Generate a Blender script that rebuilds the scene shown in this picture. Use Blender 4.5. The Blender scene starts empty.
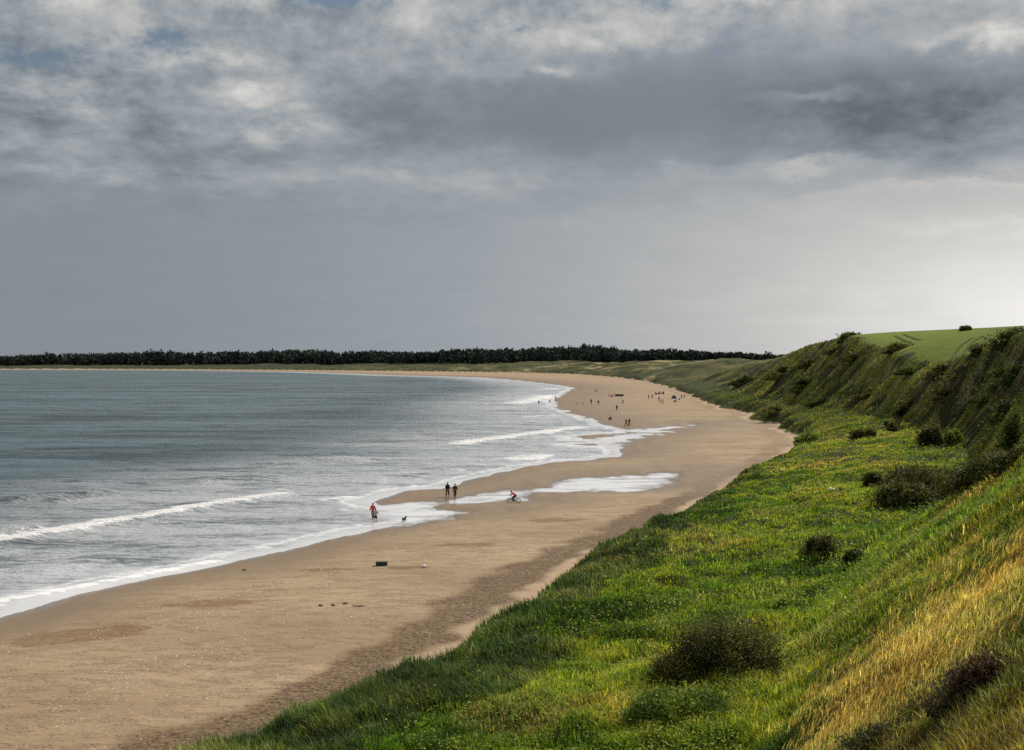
import bpy, math, random
import numpy as np
from mathutils import Vector, Matrix

random.seed(7)
RNG = np.random.default_rng(11)
R = math.radians
SC = bpy.context.scene
COL = SC.collection
F = 1236.0          # focal length of the photograph in pixels
HZ = 363.0          # pixel row of the horizon
CAMZ = 17.0         # eye height above the sea

# ------------------------------------------------------------------ numpy noise
def _hash(ix, iy, seed):
    n = (ix.astype(np.int64) * 374761393 + iy.astype(np.int64) * 668265263 + seed * 974634777) & 0x7fffffff
    n = ((n ^ (n >> 13)) * 1274126177) & 0x7fffffff
    n = n ^ (n >> 16)
    return (n & 0xffff) / 65535.0
def vnoise(x, y, seed=0):
    x = np.asarray(x, float); y = np.asarray(y, float)
    ix = np.floor(x); iy = np.floor(y)
    fx = x - ix; fy = y - iy
    fx = fx * fx * (3 - 2 * fx); fy = fy * fy * (3 - 2 * fy)
    a = _hash(ix, iy, seed); b = _hash(ix + 1, iy, seed)
    c = _hash(ix, iy + 1, seed); d = _hash(ix + 1, iy + 1, seed)
    return (a + (b - a) * fx) * (1 - fy) + (c + (d - c) * fx) * fy
def fbm(x, y, oct=4, seed=0):
    s = 0.0; a = 0.5; t = 0.0
    for k in range(oct):
        s = s + a * vnoise(x * 2 ** k + 17.3 * k, y * 2 ** k - 9.1 * k, seed + k); t += a; a *= 0.5
    return s / t
def sstep(a, b, x):
    t = np.clip((np.asarray(x, float) - a) / (b - a), 0, 1)
    return t * t * (3 - 2 * t)

# ------------------------------------------------------------------ coast lines
def gp(px, py, h=0.0):
    Y = F * (CAMZ - h) / (py - HZ)
    return ((px - 512.0) / F * Y, Y)

SHORE_PX = [(-900, 860), (-300, 703), (0, 621), (30, 612), (60, 602), (95, 592), (150, 580), (200, 570), (250, 559), (300, 547), (340, 537),
            (371, 530), (399, 525.5), (426, 521), (455, 516), (477, 512.5), (455, 511), (432, 510.5), (425, 508.5), (455, 505.5), (488, 501.5),
            (535, 503.5), (520, 498.5), (548, 494.5), (600, 492), (640, 491), (661, 488), (672, 480), (690, 470.5), (637, 474.6), (600, 477), (562, 480), (533, 485.7), (503, 491),
            (462, 498.2), (420, 502), (381, 505.2), (372, 502), (392, 497), (414, 491.5), (448, 487), (488, 477), (518, 469.5), (548, 463.5),
            (600, 458), (626, 454), (618, 449), (622, 443), (640, 438.5), (663, 433.5), (691, 425), (655, 427.5), (634, 429.5), (618, 429), (596, 421),
            (577, 415), (560, 409), (553, 404), (553, 400), (566, 393), (573, 388), (560, 385.3), (540, 382.8), (520, 380.6), (495, 378.6), (480, 377.4), (440, 376.3),
            (400, 375.4), (350, 373.4), (300, 372), (250, 371.2), (200, 370.6), (100, 370), (0, 369.8), (-300, 369.4)]
SHORE = np.array([gp(*p) for p in SHORE_PX] + [(-4200, 3700)])
BARS_PX = [[(575, 436.5), (600, 434.5), (625, 433), (642, 431.5), (622, 434), (600, 437.5), (580, 440)],
           [(572, 444.5), (590, 443.5), (596, 445), (585, 446.5)]]
TOE = np.array([(-62, -60), (-42, 0), (-27, 25), (-16, 42)] +
               [(gp(x, y, 1.0)[0] + max(0, 2.6 * (95 - gp(x, y, 1.0)[1]) / 44), gp(x, y, 1.0)[1]) for x, y in [(200, 748), (260, 728), (330, 703), (380, 680), (440, 650), (500, 615), (545, 585), (575, 570), (620, 548),
                (660, 527), (700, 505), (730, 487), (760, 470), (796, 452), (801, 446), (795, 438), (789, 431), (775, 424.5), (753, 420.5), (750, 414), (735, 410.5), (720, 407),
                (705, 402), (690, 395), (676, 389.5), (650, 382), (625, 378.3), (600, 376), (575, 374.3), (520, 372.8), (480, 372.3), (440, 371.8), (400, 371.3), (300, 370.3), (200, 369.6),
                (100, 369.1), (0, 368.9), (-300, 368.5)]] + [(-4200, 3950)])
BASE = np.array([(-40, -60, 4.5), (-10, 0, 4.5), (-3, 10, 4.3), (1, 20, 4.2), (4.5, 30, 4.2), (7.5, 40, 4.3), (14, 60, 4.8), (24, 80, 5.5), (36, 100, 6), (46, 116, 6.2),
                 (59, 165, 6.2), (69, 203, 6), (74, 250, 6), (79, 350, 5.6), (87, 450, 5), (99, 620, 4.5), (126, 900, 6), (146, 1200, 8), (140, 1560, 10), (125, 1850, 11),
                 (60, 2100, 12), (0, 2250, 12), (-150, 2470, 11), (-430, 2780, 8), (-720, 3070, 6), (-1350, 3430, 4.5), (-2350, 3680, 4.5), (-4200, 4030, 4.5)], float)
BASE_ARC = np.concatenate([[0], np.cumsum(np.hypot(*np.diff(BASE[:, :2], axis=0).T))])
# rim: x, y, rim height, height of the land behind it
RIM = np.array([(-16, -60, 20, 21), (8, 0, 20, 21), (17, 10, 20, 21), (21, 20, 20, 21), (25, 30, 20, 21), (29, 40, 20, 21), (38, 60, 21, 22), (50, 85, 22, 23), (60, 110, 22, 23),
                (66, 140, 21.8, 23), (70.5, 170, 21.4, 23), (77, 205, 18.8, 24.2), (83.5, 245, 16.6, 25.4), (90, 300, 20.0, 26.3), (96, 350, 24.8, 26.5), (109, 450, 23.6, 24.2), (132, 620, 19.3, 19.8),
                (165, 900, 17.2, 18.5), (200, 1200, 17.8, 19), (205, 1560, 17.5, 19), (185, 1900, 17, 20), (130, 2200, 17, 22), (60, 2400, 16, 23), (-80, 2620, 14.5, 21),
                (-380, 2900, 11, 18), (-680, 3180, 9, 16), (-1320, 3540, 8, 11), (-2340, 3780, 8, 10), (-4200, 4130, 8, 10)], float)

def near_line(P, L):
    """signed distance to an open line (+ to the right of its direction) and the line's extra columns at the nearest point"""
    n = len(P)
    best = np.full(n, 1e30); sg = np.ones(n); tt = np.zeros(n)
    for i in range(len(L) - 1):
        a = L[i, :2]; b = L[i + 1, :2]; d = b - a
        q = P - a
        t = np.clip((q[:, 0] * d[0] + q[:, 1] * d[1]) / (d @ d), 0, 1)
        ex = q[:, 0] - t * d[0]; ey = q[:, 1] - t * d[1]
        D = ex * ex + ey * ey
        cr = q[:, 0] * d[1] - q[:, 1] * d[0]
        m = D < best - 1e-9
        tie = (~m) & (np.abs(D - best) <= 1e-9 + 1e-9 * best)
        best = np.where(m, D, best); tt = np.where(m, i + t, tt)
        # at a shared corner keep the side that both segments agree on by the larger cross product
        sg = np.where(m, cr, np.where(tie & (np.abs(cr) > np.abs(sg)), cr, sg))
    d = np.sqrt(best) * np.sign(sg + 1e-12)
    extra = [np.interp(tt, np.arange(len(L)), L[:, k]) for k in range(2, L.shape[1])]
    return d, tt, extra
def inside(P, poly):
    x, y = P[:, 0], P[:, 1]
    r = np.zeros(len(P), bool)
    j = len(poly) - 1
    for i in range(len(poly)):
        xi, yi = poly[i]; xj, yj = poly[j]
        if yi != yj:
            c = ((yi > y) != (yj > y)) & (x < (xj - xi) * (y - yi) / (yj - yi) + xi)
            r ^= c
        j = i
    return r
WATER_POLY = np.vstack([SHORE, [(-9000, 3700), (-9000, -200), (-120, -200)]])
BARS = [np.array([gp(*p) for p in b]) for b in BARS_PX]
INLETS_PX = [[(405, 528), (388, 508), (420, 501), (463, 497), (503, 489), (534, 484), (640, 472), (695, 468), (665, 492), (545, 500), (540, 506), (480, 516)],
          [(600, 440), (622, 428), (655, 425), (695, 422), (665, 436), (625, 448)]]
INLETS = [np.array([gp(*p) for p in b]) for b in INLETS_PX]
def closed_dist(P, poly):
    q = np.vstack([poly, poly[:1]])
    d, _, _ = near_line(P, q)
    return np.where(inside(P, poly), 1, -1) * np.abs(d)

def terrain(X, Y, full=False):
    X = np.asarray(X, float).ravel(); Y = np.asarray(Y, float).ravel()
    P = np.stack([X, Y], 1)
    dS, _, _ = near_line(P, SHORE)
    sh = np.where(inside(P, WATER_POLY), -1, 1) * np.abs(dS)
    for b in BARS:
        sh = np.maximum(sh, closed_dist(P, b))
    sh = sh + (fbm(X * .12, Y * .05, 3, 5) - .5) * np.clip(2.2 * Y / 120, .5, 6) + (fbm(X * .4, Y * .14, 3, 6) - .5) * np.clip(1.6 * Y / 120, .4, 5)
    for poly in INLETS:
        c = poly.mean(0); m = np.nonzero(np.hypot(X - c[0], (Y - c[1]) * .7) < 140)[0]
        if len(m):
            dI = closed_dist(P[m], poly)
            sh[m] += (fbm(X[m] * .26, Y[m] * .15, 4, 8) - .45) * 10 * sstep(-6, 3, dI) * sstep(.0, .25, np.clip((X[m] + 17) / 30, 0, 1))
    dT, _, _ = near_line(P, TOE)
    dT = dT + (fbm(X * .35, Y * .35, 3, 21) - .5) * 2.6 + (fbm(X * .06, Y * .06, 2, 22) - .5) * np.clip(Y * .02, 1, 9)
    dB, tb, (hB,) = near_line(P, BASE)
    dR, tr, (hR, hF) = near_line(P, RIM)
    # beach
    sp = np.maximum(sh, 0); dn = np.maximum(-dT, 0)
    hb = .82 * (1 - np.exp(-sp / 9)) + .18 * sp / (sp + dn + 1e-6)
    hb = hb + (fbm(X * .22, Y * .22, 3, 31) - .5) * .12 * sstep(2, 10, sp)
    hb = np.where(sh < 0, -.05 * np.minimum(-sh, 60), hb)
    tus = ((fbm(X * .42, Y * .36, 3, 43) - .5) * 1.1 + (fbm(X * 1.1, Y * .9, 2, 44) - .5) * .35) * (1 - sstep(250, 420, Y))
    # apron of dune and slumped ground
    dTp = np.maximum(dT, 0); dBn = np.maximum(-dB, 0)
    t = dTp / (dTp + dBn + 1e-6)
    front = 1.0 + 1.5 * sstep(0, 3.5, dTp)
    ha = front + (hB - 2.5) * t ** .8 + (fbm(X * .09, Y * .09, 4, 41) - .5) * 1.5 * sstep(0, 6, dTp) + tus * sstep(.5, 4, dTp)
    # slope
    dBp = np.maximum(dB, 0); dRn = np.maximum(-dR, 0)
    u = dBp / (dBp + dRn + 1e-6)
    far = sstep(110, 170, Y) * (1 - sstep(700, 1200, Y))
    arc = np.interp(tb, np.arange(len(BASE)), BASE_ARC)        # the ribs and gullies run straight down the cliff
    arc = arc + dB * .25 + (fbm(X * .05, Y * .05, 2, 54) - .5) * 22
    rib = 1 - np.abs(fbm(arc * .042, dB * .012, 2, 51) - .5) * 4
    rib2 = fbm(arc * .1, dB * .04, 3, 52) - .5
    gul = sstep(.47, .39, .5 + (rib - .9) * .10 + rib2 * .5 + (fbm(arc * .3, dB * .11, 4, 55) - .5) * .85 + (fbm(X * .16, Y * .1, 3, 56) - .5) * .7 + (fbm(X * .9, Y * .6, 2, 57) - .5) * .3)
    hs = hB + (hR - hB) * (u ** 1.08) + far * np.sin(np.pi * np.clip(u, 0, 1)) * (rib * 2.6 - 1.2 + rib2 * 3.4) + (fbm(X * .1, Y * .1, 4, 53) - .5) * 1.6 * np.sin(np.pi * np.clip(u, 0, 1))
    dune = sstep(650, 1000, Y)
    hd = ((fbm(X / 90, Y / 120, 3, 61) - .5) * 9 + (1 - np.abs(fbm(X / 42, Y / 60, 3, 62) - .5) * 4) * 3.2 - 1.6) * dune
    # land behind the rim
    dRp = np.maximum(dR, 0)
    ht = hR + (hF - hR) * (1 - np.exp(-dRp / np.where(Y > 900, 150, 14))) + (fbm(X / 60, Y / 60, 3, 71) - .5) * 1.2 * sstep(0, 40, dRp)
    hs = hs + tus * .8 * np.clip(1 - np.abs(u - .5) * .4, 0, 1)
    z = np.where(dT < 0, hb, np.where(dB < 0, ha + hd * t, np.where(dR < 0, hs + hd, ht + hd)))
    zone = np.where(dT < 0, 0, np.where(dB < 0, 1, np.where(dR < 0, 2, 3)))
    if full:
        return dict(z=z, sh=sh, dT=dT, dB=dB, dR=dR, u=np.where(dB < 0, 0, np.where(dR < 0, u, 1)), zone=zone, arc=arc, gul=gul)
    return z
def H(x, y):
    return float(terrain([x], [y])[0])
_ys = np.geomspace(18, 4200, 900)
def hit(px, py):
    """the first ground point seen through a pixel of the photograph"""
    xs = (px - 512) / F * _ys; zs = CAMZ - (py - HZ) / F * _ys
    below = np.nonzero(np.maximum(terrain(xs, _ys), 0.0) >= zs)[0]
    if len(below) == 0:
        return None
    k = below[0]
    return float(xs[k]), float(_ys[k]), float(max(zs[k], 0))

# ------------------------------------------------------------------ mesh helpers
def mesh_obj(name, V, faces, mat=None, parent=None, smooth=False, attrs=None, cols=None):
    """faces: list of integer arrays, each (n, 3) or (n, 4)"""
    me = bpy.data.meshes.new(name)
    V = np.asarray(V, np.float32)
    me.vertices.add(len(V)); me.vertices.foreach_set('co', V.ravel())
    fl = [np.asarray(f, np.int32) for f in faces if len(f)]
    idx = np.concatenate([f.ravel() for f in fl]); tot = np.concatenate([np.full(len(f), f.shape[1], np.int32) for f in fl])
    st = np.concatenate([[0], np.cumsum(tot)[:-1]]).astype(np.int32)
    me.loops.add(len(idx)); me.loops.foreach_set('vertex_index', idx)
    me.polygons.add(len(tot)); me.polygons.foreach_set('loop_start', st)
    me.polygons.foreach_set('use_smooth', np.full(len(tot), smooth, bool))
    me.update(calc_edges=True)
    for k, v in (attrs or {}).items():
        a = me.attributes.new(k, 'FLOAT', 'POINT'); a.data.foreach_set('value', np.asarray(v, np.float32))
    if cols is not None:
        a = me.attributes.new('tint', 'FLOAT_COLOR', 'POINT')
        c = np.ones((len(V), 4), np.float32); c[:, :3] = cols
        a.data.foreach_set('color', c.ravel())
    if mat:
        me.materials.append(mat)
    o = bpy.data.objects.new(name, me); COL.objects.link(o)
    if parent:
        o.parent = parent
    return o
def tag(o, label=None, cat=None, group=None, kind=None):
    for k, v in (('label', label), ('category', cat), ('group', group), ('kind', kind)):
        if v: o[k] = v
    return o
def empty(name, loc, rz=0.0):
    o = bpy.data.objects.new(name, None); COL.objects.link(o)
    o.location = loc; o.rotation_euler = (0, 0, rz); o.empty_display_size = .2
    return o
class MB:
    """collects simple shaped pieces that become ONE mesh"""
    def __init__(s): s.v = []; s.q = []; s.t = []; s.n = 0
    def add(s, v, quads=(), tris=()):
        s.v.append(np.asarray(v, float))
        if len(quads): s.q.append(np.asarray(quads, int) + s.n)
        if len(tris): s.t.append(np.asarray(tris, int) + s.n)
        s.n += len(v)
    def tube(s, pts, rad, seg=8, cap=True):
        pts = [Vector(p) for p in pts]
        rad = rad if hasattr(rad, '__len__') else [rad] * len(pts)
        V = []; 
        for i, p in enumerate(pts):
            a = pts[max(i - 1, 0)]; b = pts[min(i + 1, len(pts) - 1)]
            d = (b - a).normalized()
            up = Vector((0, 0, 1)) if abs(d.z) < .9 else Vector((1, 0, 0))
            e = d.cross(up).normalized(); f = d.cross(e)
            for k in range(seg):
                w = 2 * math.pi * k / seg
                V.append(p + (e * math.cos(w) + f * math.sin(w)) * rad[i])
        Q = [(i * seg + k, i * seg + (k + 1) % seg, (i + 1) * seg + (k + 1) % seg, (i + 1) * seg + k) for i in range(len(pts) - 1) for k in range(seg)]
        T = []
        if cap:
            V += [pts[0], pts[-1]]
            n = len(V)
            T = [(n - 2, (k + 1) % seg, k) for k in range(seg)] + [(n - 1, (len(pts) - 1) * seg + k, (len(pts) - 1) * seg + (k + 1) % seg) for k in range(seg)]
        s.add(np.array([tuple(v) for v in V]), Q, T)
    def ball(s, c, r, seg=12, rings=8, jig=0.0, rng=None):
        r = np.array(r if hasattr(r, '__len__') else (r, r, r), float)
        V = [(0, 0, -1)]
        for i in range(1, rings):
            a = -math.pi / 2 + math.pi * i / rings
            V += [(math.cos(a) * math.cos(2 * math.pi * k / seg), math.cos(a) * math.sin(2 * math.pi * k / seg), math.sin(a)) for k in range(seg)]
        V.append((0, 0, 1)); V = np.array(V)
        if jig:
            V = V * (1 + jig * (rng or RNG).uniform(-1, 1, (len(V), 1)))
        Q = [(1 + i * seg + k, 1 + i * seg + (k + 1) % seg, 1 + (i + 1) * seg + (k + 1) % seg, 1 + (i + 1) * seg + k) for i in range(rings - 2) for k in range(seg)]
        n = len(V) - 1; l = 1 + (rings - 2) * seg
        T = [(0, 1 + (k + 1) % seg, 1 + k) for k in range(seg)] + [(n, l + k, l + (k + 1) % seg) for k in range(seg)]
        s.add(V * r + np.array(c), Q, T)
    def box(s, lo, hi, bev=0.0):
        x0, y0, z0 = lo; x1, y1, z1 = hi; b = bev
        if b <= 0:
            V = [(x0, y0, z0), (x1, y0, z0), (x1, y1, z0), (x0, y1, z0), (x0, y0, z1), (x1, y0, z1), (x1, y1, z1), (x0, y1, z1)]
            s.add(V, [(0, 3, 2, 1), (4, 5, 6, 7), (0, 1, 5, 4), (1, 2, 6, 5), (2, 3, 7, 6), (3, 0, 4, 7)]); return
        def ring(z, i):
            return [(x0 + i, y0 + i, z), (x1 - i, y0 + i, z), (x1 - i, y1 - i, z), (x0 + i, y1 - i, z)]
        def oct_(z, i):
            return [(x0 + b, y0 + i, z), (x1 - b, y0 + i, z), (x1 - i, y0 + b, z), (x1 - i, y1 - b, z), (x1 - b, y1 - i, z), (x0 + b, y1 - i, z), (x0 + i, y1 - b, z), (x0 + i, y0 + b, z)]
        V = oct_(z0, b * .98) + oct_(z0 + b, 0) + oct_(z1 - b, 0) + oct_(z1, b * .98)
        Q = [(r * 8 + k, r * 8 + (k + 1) % 8, r * 8 + 8 + (k + 1) % 8, r * 8 + 8 + k) for r in range(3) for k in range(8)]
        Q += [(7, 0, 1, 2), (7, 2, 3, 6), (6, 3, 4, 5)][:0]
        n = 32
        V += [((x0 + x1) / 2, (y0 + y1) / 2, z0), ((x0 + x1) / 2, (y0 + y1) / 2, z1)]
        T = [(n, (k + 1) % 8, k) for k in range(8)] + [(n + 1, 24 + k, 24 + (k + 1) % 8) for k in range(8)]
        s.add(V, Q, T)
    def build(s, name, mat, parent=None, smooth=True):
        return mesh_obj(name, np.vstack(s.v), [np.vstack(s.q) if s.q else np.zeros((0, 4), int), np.vstack(s.t) if s.t else np.zeros((0, 3), int)], mat, parent, smooth)

# ------------------------------------------------------------------ node helpers
class NT:
    def __init__(s, tree): s.t = tree; s.n = tree.nodes; s.l = tree.links
    def node(s, typ, **kw):
        n = s.n.new(typ)
        for k, v in kw.items(): setattr(n, k, v)
        return n
    def put(s, sock, v):
        if v is None: return
        if isinstance(v, bpy.types.NodeSocket): s.l.new(v, sock)
        elif isinstance(v, (tuple, list)) and len(v) == 3 and sock.type == 'RGBA': sock.default_value = (*v, 1)
        else: sock.default_value = v
    def m(s, op, a, b=None, c=None, clamp=False):
        n = s.node('ShaderNodeMath', operation=op, use_clamp=clamp)
        s.put(n.inputs[0], a); s.put(n.inputs[1], b); s.put(n.inputs[2], c)
        return n.outputs[0]
    def mix(s, f, a, b, blend='MIX'):
        n = s.node('ShaderNodeMix', data_type='RGBA', blend_type=blend)
        s.put(n.inputs[0], f); s.put(n.inputs[6], a); s.put(n.inputs[7], b)
        return n.outputs[2]
    def ramp(s, x, lo, hi, a=0.0, b=1.0, smooth=True):
        n = s.node('ShaderNodeMapRange', interpolation_type='SMOOTHSTEP' if smooth else 'LINEAR')
        s.put(n.inputs[0], x); n.inputs[1].default_value = lo; n.inputs[2].default_value = hi; n.inputs[3].default_value = a; n.inputs[4].default_value = b
        return n.outputs[0]
    def noise(s, vec, scale, detail=4, rough=.5, dist=0.0, col=False):
        n = s.node('ShaderNodeTexNoise'); s.put(n.inputs['Vector'], vec)
        n.inputs['Scale'].default_value = scale; n.inputs['Detail'].default_value = detail; n.inputs['Roughness'].default_value = rough; n.inputs['Distortion'].default_value = dist
        return n.outputs[1 if col else 0]
    def scale(s, vec, sc, rot=0.0):
        n = s.node('ShaderNodeMapping'); s.put(n.inputs[0], vec); n.inputs['Scale'].default_value = sc; n.inputs['Rotation'].default_value = (0, 0, rot)
        return n.outputs[0]
    def attr(s, name, col=False):
        n = s.node('ShaderNodeAttribute', attribute_name=name)
        return n.outputs['Color' if col else 'Fac']
    def pos(s): return s.node('ShaderNodeNewGeometry').outputs['Position']
    def bump(s, h, strength=.5, dist=.1, normal=None):
        n = s.node('ShaderNodeBump'); s.put(n.inputs['Height'], h); n.inputs['Strength'].default_value = strength; n.inputs['Distance'].default_value = dist
        if normal is not None: s.put(n.inputs['Normal'], normal)
        return n.outputs[0]
def material(name):
    m = bpy.data.materials.new(name); m.use_nodes = True
    m.node_tree.nodes.clear()
    return m, NT(m.node_tree)
def finish(nt, shader):
    o = nt.node('ShaderNodeOutputMaterial'); nt.l.new(shader, o.inputs[0])
def principled(nt, col, rough=.8, normal=None, spec=.3, **kw):
    p = nt.node('ShaderNodeBsdfPrincipled')
    nt.put(p.inputs['Base Color'], col); nt.put(p.inputs['Roughness'], rough); nt.put(p.inputs['Specular IOR Level'], spec)
    if normal is not None: nt.put(p.inputs['Normal'], normal)
    for k, v in kw.items(): nt.put(p.inputs[k], v)
    return p.outputs[0]
def plain(name, col, rough=.75, var=.25, scale=9.0, spec=.3):
    m, n = material(name)
    tc = n.node('ShaderNodeTexCoord').outputs['Object']
    k = n.noise(tc, scale, 3)
    c = n.mix(k, tuple(x * (1 - var) for x in col), tuple(min(x * (1 + var), 1) for x in col))
    finish(n, principled(n, c, rough, n.bump(k, .3, .01), spec))
    return m

# ------------------------------------------------------------------ ground material (sand, turf, scrub soil)
def make_ground_mat():
    m, n = material('ground_cover')
    P = n.pos()
    dT, sh, zone, u, dR = n.attr('dT'), n.attr('sh'), n.attr('zone'), n.attr('u'), n.attr('dR')
    # --- sand
    big = n.noise(n.scale(P, (.05, .09, .05), .5), 1.0, 4, .55, .6)
    mid = n.noise(n.scale(P, (.5, .9, .5), .5), 1.0, 5, .6)
    fine = n.noise(P, 5.0, 5, .7)
    sand = n.mix(n.ramp(big, .35, .68), SAND_A, SAND_B)
    sand = n.mix(n.ramp(mid, .42, .68, 0, .6), sand, SAND_C)
    streak = n.noise(n.scale(P, (.3, 1.1, 1), -.35), 1.0, 6, .7, 1.2)
    sand = n.mix(n.m('MULTIPLY', n.ramp(streak, .52, .66, 0, .5), n.ramp(big, .42, .58, .1, 1)), sand, SAND_C)
    sand = n.mix(n.m('MULTIPLY', n.ramp(streak, .48, .36, 0, .4), n.ramp(mid, .4, .6, .1, 1)), sand, (.43, .33, .215))
    sand = n.mix(n.ramp(fine, .48, .68, 0, .55), sand, (SAND_C[0] * .62, SAND_C[1] * .6, SAND_C[2] * .56))
    # strand line of trodden damp sand along the dune foot, footprint shading painted in
    wob = n.m('MULTIPLY', n.m('SUBTRACT', n.noise(P, .08, 3), .5), 7.0)
    dd = n.m('ADD', dT, n.m('MULTIPLY', wob, .45))
    band = n.m('MULTIPLY', n.ramp(dd, -6.6, -5.0), n.ramp(dd, -2.6, -1.5, 1, 0))
    band = n.m('MULTIPLY', band, n.ramp(n.noise(P, .9, 4, .7), .25, .5, .7, 1))
    py = n.node('ShaderNodeSeparateXYZ'); n.l.new(P, py.inputs[0])
    band = n.m('MULTIPLY', band, n.ramp(py.outputs[1], 130, 260, 1, .25))
    sand = n.mix(n.m('MULTIPLY', n.m('MULTIPLY', band, n.ramp(n.noise(P, 3.0, 4, .7), .36, .6, .5, 1)), 1.0), sand, (.1, .058, .026))
    sand = n.mix(n.m('MULTIPLY', n.ramp(dd, -2.2, -1.0), .7), sand, (.4, .285, .18))
    # damp brown hollows
    blotch = n.ramp(n.m('ADD', n.attr('damp'), n.m('MULTIPLY', n.m('SUBTRACT', n.noise(n.scale(P, (.35, .5, 1)), 1.0, 5, .65), .5), 1.1)), .42, .6)
    grit = n.ramp(n.noise(P, 2.2, 3, .7), .35, .6, .45, 1)
    sand = n.mix(n.m('MULTIPLY', n.m('MULTIPLY', blotch, grit), .95), sand, (.17, .098, .04))
    # wet sand by the water
    wnoise = n.m('MULTIPLY', n.m('SUBTRACT', n.noise(n.scale(P, (.12, .05, 1)), 1.0, 3), .5), 9.0)
    shf = n.m('DIVIDE', n.m('ADD', sh, wnoise), n.ramp(py.outputs[1], 130, 700, 1, 5, False))
    wet = n.ramp(shf, 1.5, 13.0, 1, 0)
    film = n.ramp(n.m('ADD', sh, n.m('MULTIPLY', wnoise, .22)), .2, 2.2, 1, 0)
    sand = n.mix(n.m('MULTIPLY', wet, .8), sand, (.165, .112, .066))
    rough = n.m('SUBTRACT', .92, n.m('ADD', n.m('MULTIPLY', wet, .32), n.m('MULTIPLY', film, .42)))
    vor = n.node('ShaderNodeTexVoronoi'); n.put(vor.inputs['Vector'], P); vor.inputs['Scale'].default_value = 2.6
    foot = n.m('MULTIPLY', n.ramp(vor.outputs['Distance'], .0, .35), n.m('ADD', n.m('MULTIPLY', band, .9), n.ramp(mid, .45, .62, .08, .55)))
    wavy = n.noise(n.scale(P, (.9, 3.2, 1), -.35), 1.0, 4, .6)
    hsum = n.m('ADD', n.m('ADD', n.m('MULTIPLY', foot, .8), n.m('MULTIPLY', wavy, .35)), n.m('MULTIPLY', fine, .22))
    hsum = n.m('MULTIPLY', hsum, n.m('SUBTRACT', 1.0, n.m('MULTIPLY', wet, .8)))
    bsdf_sand = principled(n, sand, rough, n.bump(hsum, .8, .2), .35)
    # --- turf and scrub
    a1 = n.noise(P, .05, 4, .6); a2 = n.noise(P, .35, 5, .65); a3 = n.noise(P, 2.4, 4, .7)
    g = n.mix(n.ramp(a1, .35, .65), (.03, .042, .01), (.06, .072, .016))
    g = n.mix(n.ramp(a2, .45, .7, 0, .8), g, (.085, .088, .022))
    g = n.mix(n.ramp(a3, .35, .7, .6, 0), g, (.022, .03, .01))
    # cliff: rough olive grass, dark furze, bare earth along the slanting ribs
    lv = n.node('ShaderNodeCombineXYZ'); n.put(lv.inputs[0], n.m('MULTIPLY', n.attr('arc'), .085)); n.put(lv.inputs[1], n.m('MULTIPLY', n.attr('dB'), .03))
    c1 = n.noise(lv.outputs[0], 1.0, 5, .6, .25); c1b = n.noise(lv.outputs[0], 3.1, 4, .6, .2); c2 = n.noise(P, .35, 5, .7)
    cl = n.mix(n.ramp(c1, .36, .6), (.055, .07, .012), (.16, .165, .035))
    cl = n.mix(n.ramp(c1b, .5, .7, 0, .6), cl, (.17, .145, .055))
    cl = n.mix(n.ramp(c2, .5, .68, 0, .6), cl, (.055, .085, .016))
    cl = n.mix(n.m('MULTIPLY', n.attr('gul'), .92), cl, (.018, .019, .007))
    cl = n.mix(n.ramp(n.noise(P, 1.3, 4, .7), .36, .55, .6, 0), cl, (.02, .022, .008))
    # worn pale ground along the cliff edge
    worn = n.m('MULTIPLY', n.m('MULTIPLY', n.ramp(dR, -7, -2.5), n.ramp(dR, 1.5, 4.0, 1, 0)), n.ramp(n.noise(P, .12, 4, .65), .48, .56))
    cl = n.mix(n.m('MULTIPLY', worn, .85), cl, n.mix(n.noise(P, 1.6, 3, .7), (.1, .085, .04), (.25, .21, .12)))
    slope = n.m('MULTIPLY', n.ramp(u, .0, .12), n.ramp(py.outputs[1], 90, 170))
    g = n.mix(slope, g, cl)
    # dunes and links further off, with bare sand showing
    d1 = n.noise(n.scale(P, (.03, .012, .09)), 1.0, 6, .7); d2 = n.noise(n.scale(P, (.03, .012, .08)), 1.0, 5, .7, .5)
    du = n.mix(n.ramp(d1, .4, .6), (.026, .034, .011), (.1, .095, .034))
    du = n.mix(n.m('MULTIPLY', n.ramp(d2, .55, .64, 0, .8), n.ramp(py.outputs[1], 1900, 2500, 1, .25)), du, (.3, .24, .14))
    du = n.mix(n.ramp(py.outputs[1], 2200, 2900, 0, .75), du, (.03, .038, .02))
    g = n.mix(n.ramp(py.outputs[1], 600, 1000), g, du)
    # crop field on the cliff top
    f1 = n.noise(n.scale(P, (.03, .008, .03), .2), 1.0, 4, .6)
    fl = n.mix(n.ramp(f1, .35, .68), FIELD_A, FIELD_B)
    fl = n.mix(n.ramp(n.noise(P, 1.2, 4, .7), .35, .7, .25, 0), fl, (.05, .07, .015))
    fmask = n.m('MULTIPLY', n.ramp(n.m('ADD', dR, n.m('MULTIPLY', n.m('SUBTRACT', n.noise(P, .12, 5, .65), .5), 14.0)), -1.5, 2.0), n.ramp(py.outputs[1], 700, 900, 1, 0))
    g = n.mix(fmask, g, fl)
    gb = n.bump(n.m('ADD', a2, n.m('MULTIPLY', a3, .5)), .9, .5)
    bsdf_turf = principled(n, g, .95, gb, .1)
    edge = n.m('ADD', dT, n.m('MULTIPLY', n.m('SUBTRACT', n.noise(P, 1.3, 4, .7), .5), 2.4))
    ms = n.node('ShaderNodeMixShader'); n.put(ms.inputs[0], n.ramp(edge, -.1, .5)); n.l.new(bsdf_sand, ms.inputs[1]); n.l.new(bsdf_turf, ms.inputs[2])
    finish(n, ms.outputs[0])
    return m
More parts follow.
